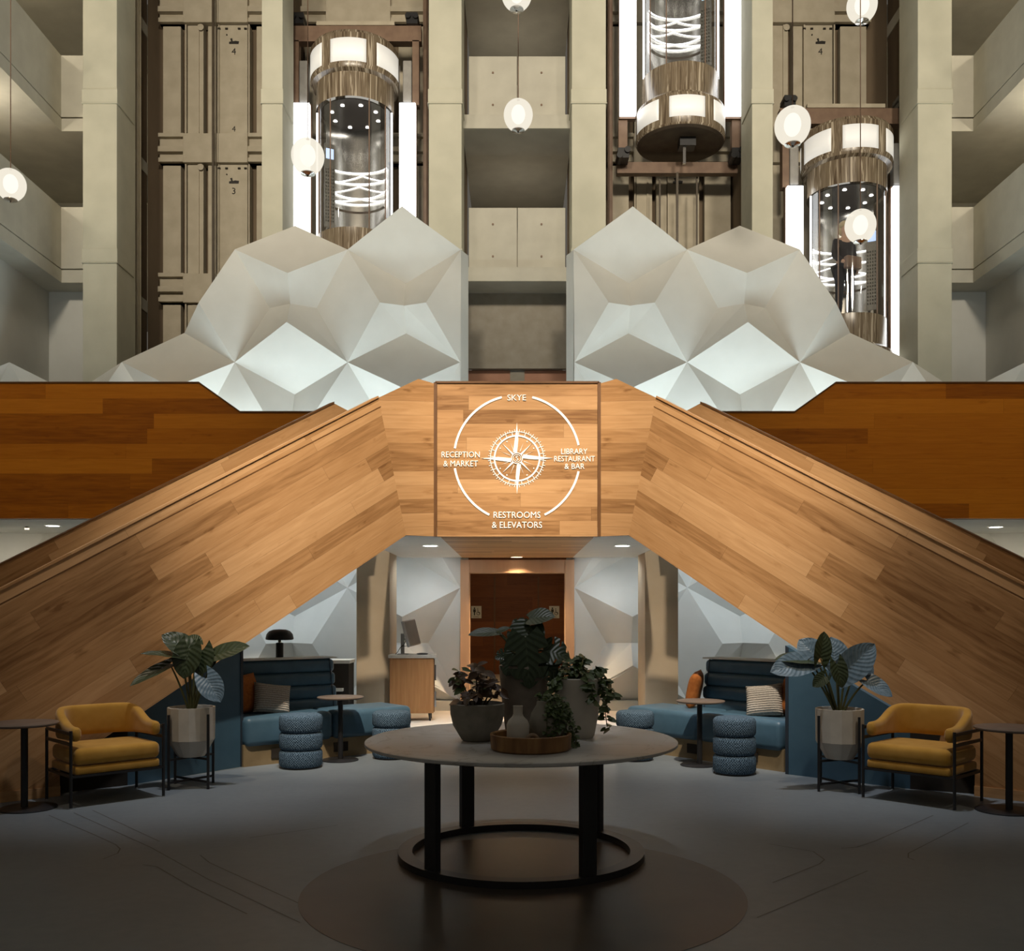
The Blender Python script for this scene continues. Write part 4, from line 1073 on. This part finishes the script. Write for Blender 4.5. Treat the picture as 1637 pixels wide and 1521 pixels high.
cushion(s2(.14, .40, .71), .38, .42, a2 + R(-16), R(-14), R(4), 'rust', 'rust velvet cushion against the blue end panel of the right sofa')
cushion(s2(1.46, .46, .70), .38, .40, a2 + R(-60), R(-12), R(6), 'rust', 'rust velvet cushion at the doorway end of the right sofa back')

# --- console behind the left sofa with table lamp
c0 = Vector((-2.76, 13.55, 0))
t = thing('console', 'black console with pale top behind the left sofa, beside the column', 'console', (c0.x, c0.y, 0), R(0))
MB().box(-.50, .42, 0, .42, .12, .84).build('body', M['pit'], t)
MB().box(-.52, .435, -.02, .44, .84, .885).build('top', M['plaster'], t)
for x in (-.46, .38): MB().box(x - .02, x + .02, .02, .06, 0, .12).build('leg', M['black'], t)
MB().box(-.2, .35, -.10, 0, .46, .50).build('shelf', M['plaster'], t)
mb = MB(); mb.tube([(.18, -.03, .86), (.2, -.04, .8), (.18, -.05, .68), (.13, -.06, .55), (.12, -.06, .5)], .006, 6); mb.build('cable', M['greymetal'], t)
mb = MB(); mb.box(.10, .17, -.09, -.04, .50, .56); mb.box(.19, .21, -.09, -.06, .50, .57); mb.build('socket_block', M['greymetal'], t)
lp = s1(1.0, .76, 1.05)
LPx = P(447, 1054, lp.y)
t = thing('table_lamp', 'black mushroom table lamp on the ledge of the left sofa', 'table lamp', (LPx.x, lp.y, 1.05))
mb = MB(); mb.lathe([(.001, 0), (.042, 0), (.042, .16), (.030, .165), (.001, .165)], seg=24); mb.build('base', M['black'], t, smooth=True)
mb = MB(); mb.lathe([(.001, .165), (.02, .165), (.015, .20), (.001, .20)], seg=16); mb.build('neck', M['chrome'], t, smooth=True)
mb = MB(); mb.lathe([(.13, .195), (.152, .20), (.155, .215), (.145, .26), (.115, .295), (.07, .312), (.001, .316)], seg=32); mb.lathe([(.001, .205), (.13, .195)], seg=32); mb.build('shade', M['black'], t, smooth=True)

# --- oak host cabinet with monitor
t = thing('host_cabinet', 'oak cabinet with stone top beside the left column and doorway', 'cabinet', (-1.50, 13.85, 0), R(4))
MB().box(-.31, .31, 0, .42, .115, .90).build('body', M['cabwood'], t, bevel=.004)
MB().box(-.33, .345, -.02, .44, .90, .945).build('top', M['stone'], t, bevel=.004)
for x, y in ((-.26, .05), (.26, .05), (-.26, .37), (.27, .37)):
    mb = MB(); mb.tube([(x, y, 0), (x - .01, y, .12)], [.012, .02], 8); mb.build('leg', M['black'], t)
for k in range(2):
    dr = MB().box(.31, .322, .03, .40, .13 + .38 * k, .49 + .38 * k).build('door', M['dark_wood'], t)
    MB().box(.322, .345, .05, .08, .20 + .38 * k, .42 + .38 * k).build('handle', M['chrome'], dr)
ck = lambda px, py: P(px, py, 13.98)
b0 = ck(643, 1049)
t = thing('monitor', 'grey monitor on a stand standing on the oak cabinet, turned sideways', 'monitor', (b0.x, 14.03, .945), R(0))
MB().box(-.025, .025, -.02, .02, 0, .30).build('stand', M['greymetal'], t)
MB().rbox(-.07, .08, -.08, .08, 0, .012, .004).build('foot', M['greymetal'], t)
MB().box(.0, .10, -.015, .015, .20, .235).build('arm', M['greymetal'], t)
mx_ = T(.125, 0, .31) @ Matrix.Rotation(R(-14), 4, 'Y') @ rot(R(-14))
MB().rbox(-.028, .02, -.24, .24, -.19, .19, .012, 2, mx_).build('case', M['greymetal'], t)
MB().box(.0195, .0215, -.225, .225, -.175, .175, mx_).build('screen', M['screen_off'], t)
mb = MB(); mb.tube([(.05, -.02, .2), (.02, -.03, .14), (-.03, -.03, .10), (-.07, -.03, .03), (-.10, -.03, .004)], .005, 6); mb.tube([(.09, -.02, .18), (.06, -.03, .12), (.0, -.03, .12)], .004, 6); mb.build('cable', M['ink'], t)
p_ = P(675, 1050, 13.98)
t = MB(); t.ball((0, 0, .008), .085, .06, .014); o = t.build('puck', M['ink'], smooth=True); o.location = (p_.x, 14.0, .947); tag(o, 'small dark oval pad lying on the oak cabinet', 'pad')

# ================================================================= ON THE TABLE
TZ = .75
def tp(px, py): d_ = (EYE - TZ) * FOC / (py - CY); q = P(px, py, d_); q.z = TZ; return q
# tray
c = Vector((P(848.5, 0, 5.82).x, 5.82, TZ))
t = thing('wooden_tray', 'round acacia wood tray at the front of the marble table', 'tray', c)
mb = MB(); mb.lathe([(.001, 0), (.225, 0), (.238, .01), (.243, .095), (.232, .098), (.222, .09), (.218, .02), (.001, .018)], seg=56); mb.build('dish', M['traywood'], t, smooth=True)
# bottle vase
c = Vector((P(828, 0, 5.80).x, 5.80, TZ + .019))
o = MB(); o.lathe([(.001, 0), (.062, 0), (.066, .01), (.068, .13), (.058, .155), (.034, .18), (.028, .195), (.028, .235), (.03, .243), (.022, .243), (.02, .18), (.001, .18)], seg=32)
o = o.build('bottle_vase', M['potwhite'], smooth=True); o.location = c; tag(o, 'small white bottle vase with narrow neck in the wooden tray', 'vase')
# wood link
c = P(851, 1180, 5.70)
o = MB(); R0, r0 = .033, .013
for k in range(20):
    pass
pts_ = [(math.cos(2 * PI * k / 20) * R0, 0, math.sin(2 * PI * k / 20) * R0) for k in range(21)]
o.tube(pts_, r0, 10, cap=False); o = o.build('wooden_ring', M['woodring'], smooth=True); o.location = (c.x, 5.715, TZ + .019 + R0 + r0); o.rotation_euler = (0, 0, R(15))
tag(o, 'pale wooden ring leaning by the bottle vase in the tray', 'ornament')

def small_leaves(mb, pts, size, seed, spread=.5, per=3, down=.3, flat=1):
    rnd = random.Random(seed)
    for p in pts:
        for _ in range(per):
            a = rnd.uniform(0, 2 * PI); d_ = Vector((math.cos(a), math.sin(a), rnd.uniform(-down, .5))).normalized()
            q = Vector(p) + Vector((rnd.uniform(-1, 1), rnd.uniform(-1, 1), rnd.uniform(-1, 1))) * spread * size
            L = size * rnd.uniform(.7, 1.25)
            leaf(mb, q, q + d_ * L, (rnd.uniform(-.6, .6), -.6, rnd.uniform(.3, 1)), L * .34 * flat, back=.12, droop=.2, fold=.25, n=5, m=2)
# low bowl with rusty plant
c = Vector((P(763, 0, 6.22).x, 6.22, TZ))
t = thing('bowl_planter', 'wide grey bowl planter with rusty leaved plant, left on the marble table', 'potted plant', c)
mb = MB(); mb.lathe([(.001, 0), (.085, 0), (.10, .008), (.155, .10), (.172, .17), (.174, .235), (.165, .24), (.158, .20), (.001, .20)], seg=40); mb.build('bowl', M['potgrey'], t, smooth=True)
mb = MB(); mb.lathe([(.001, .222), (.161, .212)], seg=24); mb.build('soil', M['soil'], t)
rnd = random.Random(3)
mbs = MB(); mbl = MB(); mbg = MB(); tips = []
for k in range(13):
    a = rnd.uniform(0, 2 * PI); r_ = rnd.uniform(.02, .155); h_ = rnd.uniform(.26, .50 - r_ * .6)
    tip_ = Vector((math.cos(a) * r_ * 1.0, math.sin(a) * r_, h_)); mbs.tube(arcpts((tip_.x * .3, tip_.y * .3, .21), tip_, .01, 5), .005, 6); tips.append(tip_)
small_leaves(mbl, tips, .075, 5, .5, 5, .6); small_leaves(mbg, tips[::3], .075, 6, .6, 3, .6)
for k in range(8): tips[k]
mbs.build('stems', M['stem_dark'], t); mbl.build('foliage', M['leaf_red'], t, smooth=True, uv='keep'); mbg.build('green_foliage', M['leaf_small'], t, smooth=True, uv='keep')
# tall stone planter with monstera
c = Vector((P(838, 0, 6.48).x, 6.48, TZ))
t = thing('monstera_planter', 'tall rough stone planter with dark monstera in the middle of the marble table', 'potted plant', c)
mb = MB(); mb.lathe([(.001, 0), (.11, 0), (.125, .02), (.15, .25), (.168, .455), (.165, .465), (.152, .462), (.145, .43), (.001, .42)], seg=40); mb.build('pot', M['potstone'], t, smooth=True)
mb = MB(); mb.lathe([(.001, .45), (.15, .44)], seg=24); mb.build('soil', M['soil'], t)
def ml(bx, by, tx, ty, W, up, dd, dt, sp, droop=.12):
    B = P(bx, by, 6.48 + dd) - c; T_ = P(tx, ty, 6.48 + dt) - c
    lf = MB(); leaf(lf, B, T_, up, W, back=.14, droop=droop, fold=.12, n=16, m=6, splits=sp); lf.build('leaf', M['leaf_mon'], t, smooth=True, uv='keep', ang=75)
    s_ = MB(); s_.tube(arcpts((B.x * .1, B.y * .1, .44), B, .04), .0075, 7); s_.build('stem', M['stem'], t, smooth=True)
ml(840, 1018, 847, 1100, .15, (0, -1, .35), -.13, -.21, 1)
ml(848, 1000, 828, 1045, .13, (-.2, -.9, .6), -.04, -.14, 2)
ml(846, 990, 884, 980, .10, (.3, -.6, .8), 0, -.06, 0, .2)
ml(868, 1040, 908, 1042, .12, (.3, -.8, .6), -.06, -.12, 1, .4)
ml(868, 1058, 898, 1085, .10, (.3, -.9, .4), -.08, -.14, 1, .25)
ml(794, 1011, 750, 1010, .055, (-.2, -.6, .8), .04, -.04, 0, .15)
ml(796, 1010, 815, 1002, .03, (-.2, -.6, .8), .05, .05, 0, .1)
ml(815, 1048, 792, 1052, .06, (-.3, -.9, .4), -.05, -.1, 1, .1)
ml(840, 1010, 820, 990, .07, (-.2, -.9, .4), .05, .1, 1, .1)
ml(822, 1046, 808, 1080, .075, (-.3, -1, .3), -.1, -.16, 2, .1)
# tall smooth planter with trailing pothos
c = Vector((P(923, 0, 6.38).x, 6.38, TZ))
t = thing('pothos_planter', 'tall smooth pale planter with trailing green vine, right on the marble table', 'potted plant', c)
mb = MB(); mb.lathe([(.001, 0), (.10, 0), (.112, .015), (.137, .15), (.150, .30), (.155, .385), (.149, .39), (.14, .36), (.001, .35)], seg=40); mb.build('pot', M['potwhite'], t, smooth=True)
mb = MB(); mb.lathe([(.001, .375), (.142, .37)], seg=24); mb.build('soil', M['soil'], t)
mbl = MB(); mbs = MB(); rnd = random.Random(11); pts_ = []
for k in range(34):
    a = rnd.uniform(0, 2 * PI); r_ = rnd.uniform(.0, .15); pts_.append((math.cos(a) * r_, math.sin(a) * r_, .40 + rnd.uniform(0, .09) * (1.4 - r_ / .15)))
small_leaves(mbl, pts_, .058, 8, .5, 3, .6)
for (ax, ay, ex, ez) in ((.12, -.08, .19, .17), (.15, -.02, .225, .27), (.05, -.14, .09, .25), (-.12, -.09, -.17, .30), (.13, .04, .20, .06)):
    tr = arcpts((ax * .6, ay * .6, .39), (ax, ay, .40), .03, 3) + arcpts((ax * 1.15, ay * 1.15, .37), (ex, ay * 1.5, ez), .02, 7)
    mbs.tube(tr, .003, 5); small_leaves(mbl, tr[2:], .052, int(ex * 1000) + 50, .35, 3, .8)
mbl.build('foliage', M['leaf_small'], t, smooth=True, uv='keep'); mbs.build('vine_stems', M['stem'], t)
# round vase with string plant in the tray
c = Vector((P(876, 0, 5.93).x, 5.93, TZ + .019))
t = thing('round_planter', 'round grey stone vase with fine trailing plant in the wooden tray', 'potted plant', c)
mb = MB(); mb.lathe([(.001, 0), (.06, 0), (.075, .008), (.112, .07), (.118, .12), (.10, .19), (.072, .235), (.066, .26), (.06, .262), (.055, .23), (.001, .225)], seg=40); mb.build('vase', M['potgrey'], t, smooth=True)
mbl = MB(); mbs = MB(); rnd = random.Random(21)
for k in range(13):
    a = R(-95 + 9.5 * k); ln = rnd.uniform(.05, .26) if k % 3 else .30
    if 6 < k < 12: ln = rnd.uniform(.2, .33)
    x0, y0 = math.cos(a), math.sin(a)
    e = max(-.015, .27 - ln)
    tr = arcpts((x0 * .02, y0 * .02, .25), (x0 * .07, y0 * .07, .275), .02, 3) + arcpts((x0 * .10, y0 * .10, .24), (x0 * .135 + (.04 if 6 < k < 12 else 0), y0 * .135, e), .01, 8)
    mbs.tube(tr, .0022, 5); small_leaves(mbl, tr, .026, 60 + k, .5, 3, .8, 1.2)
small_leaves(mbl, [(rnd.uniform(-.05, .05), rnd.uniform(-.05, .05), .28) for _ in range(14)], .03, 4, .6, 3)
mbl.build('foliage', M['leaf_small'], t, smooth=True, uv='keep'); mbs.build('string_stems', M['stem'], t)

# ================================================================= LIGHT
def spot(loc, tgt, w, ang, col=(1, .8, .58), blend=.6, size=.15):
    l = bpy.data.lights.new('spot', 'SPOT'); l.energy = w; l.spot_size = R(ang); l.spot_blend = blend; l.color = col; l.shadow_soft_size = size
    o = bpy.data.objects.new('spot_light', l); COL.objects.link(o); o.location = loc
    o.rotation_euler = (Vector(tgt) - Vector(loc)).to_track_quat('-Z', 'Y').to_euler()
def area(loc, tgt, w, sx, sy, col, spread=180):
    l = bpy.data.lights.new('area', 'AREA'); l.shape = 'RECTANGLE'; l.size = sx; l.size_y = sy; l.energy = w; l.color = col; l.spread = R(spread)
    o = bpy.data.objects.new('area_light', l); COL.objects.link(o); o.location = loc
    o.rotation_euler = (Vector(tgt) - Vector(loc)).to_track_quat('-Z', 'Y').to_euler()
WARM = (1, .80, .58); SOFT = (1, .88, .70); COOL = (.80, .95, 1.0)
# unseen spots added high up, washing the columns and upper walls
def point(loc, w, col, size=.1):
    l = bpy.data.lights.new('point', 'POINT'); l.energy = w; l.color = col; l.shadow_soft_size = size
    o = bpy.data.objects.new('point_light', l); COL.objects.link(o); o.location = loc
for x in (-5.5, -1.8, 1.8, 5.5): spot((x, 3, 11.5), (x * 1.15, 17, 10.6), 2900, 56, SOFT, .9, .6)
# unseen warm spots added to light the oak stair
PALE = (1, .87, .70)
spot((0, 6.5, 9.5), (0, 10.9, 4.0), 2700, 25, PALE, 1)
for sg in (-1, 1):
    spot((sg * 1.2, 5.0, 9.5), (sg * 1.8, 10.2, 3.1), 5400, 36, PALE, 1)
    spot((sg * 4.0, 4.0, 9.5), (sg * 3.1, 9.0, 2.0), 750, 32, WARM, 1)
    spot((sg * 5.0, 6.0, 11.0), (sg * 5.6, 13, 3.6), 1000, 44, (1, .78, .50), 1)  # extra spot added to brighten the mezzanine balustrade
    # cool cove light behind the mezzanine balustrade
    area((sg * 3.2, 14.4, 3.7), (sg * 3.0, 15.2, 5.6), 82, 4.6, .3, COOL)
    # cool downlights under the stair and mezzanine
    area((sg * 3.6, 14.2, 2.78), (sg * 3.5, 15.2, 0.6), 50, 3.0, .4, (.78, .90, 1))
    spot((sg * .97, 12.4, LB - .03), (sg * .85, 12.8, 0), 470, 92, (.88, .95, 1), 1, .08)
    area((sg * 1.35, 14.6, 2.36), (sg * 1.35, 15.0, 0.8), 6.5, .5, .2, (.84, .93, 1))
    area((sg * 7.3, 14.2, 2.78), (sg * 7.3, 14.6, 0), 25, 1.6, .5, SOFT)
    # unseen lights added to brighten the galleries and their undersides
    area((sg * 8.18, 12.5, 5.4), (sg * 8.4, 13.6, 7.3), 20, .3, 3, COOL)
    for z in (7.5, 10.15):
        for y in (10.5, 15.5): point((sg * 8.8, y, z + 1.75), 42, SOFT)
    # spots over the seating
    spot((sg * 1.2, 7.4, 11.5), (sg * 2.9, 8.9, .5), 1900, 26, (.95, .96, 1), 1, .25)
for z in (7.5, 10.15): point((0, 18.6, z + 1.2), 10, SOFT)
spot((0, 15.0, LB - .04), (0, 15.2, 0), 320, 120, (1, .74, .46), 1, .08)
area((0, 20.0, 2.85), (0, 20.1, 0), 30, 1.2, 3, (1, .78, .5))
spot((0, 6.0, 11.5), (0, 7.2, .7), 800, 17, (.96, .97, 1), 1, .25)
w = bpy.data.worlds.new('atrium'); sc.world = w; w.use_nodes = True
bg = w.node_tree.nodes['Background']; bg.inputs[0].default_value = (1.0, .90, .76, 1); bg.inputs[1].default_value = .10

# ================================================================= CAMERA
cam = bpy.data.cameras.new('camera'); co = bpy.data.objects.new('camera', cam); COL.objects.link(co)
co.location = (0, 0, EYE); co.rotation_euler = (R(90), 0, 0)
cam.sensor_width = 36; cam.sensor_fit = 'HORIZONTAL'; cam.lens = 36 * FOC / 1637
cam.shift_x = -(CX - 818.5) / 1637; cam.shift_y = (CY - 760.5) / 1637
cam.clip_start = .05; cam.clip_end = 200
sc.camera = co
sc.view_settings.view_transform = 'Standard'; sc.view_settings.look = 'None'
sc.view_settings.gamma = 1; sc.view_settings.exposure = 0; sc.view_settings.use_curve_mapping = False
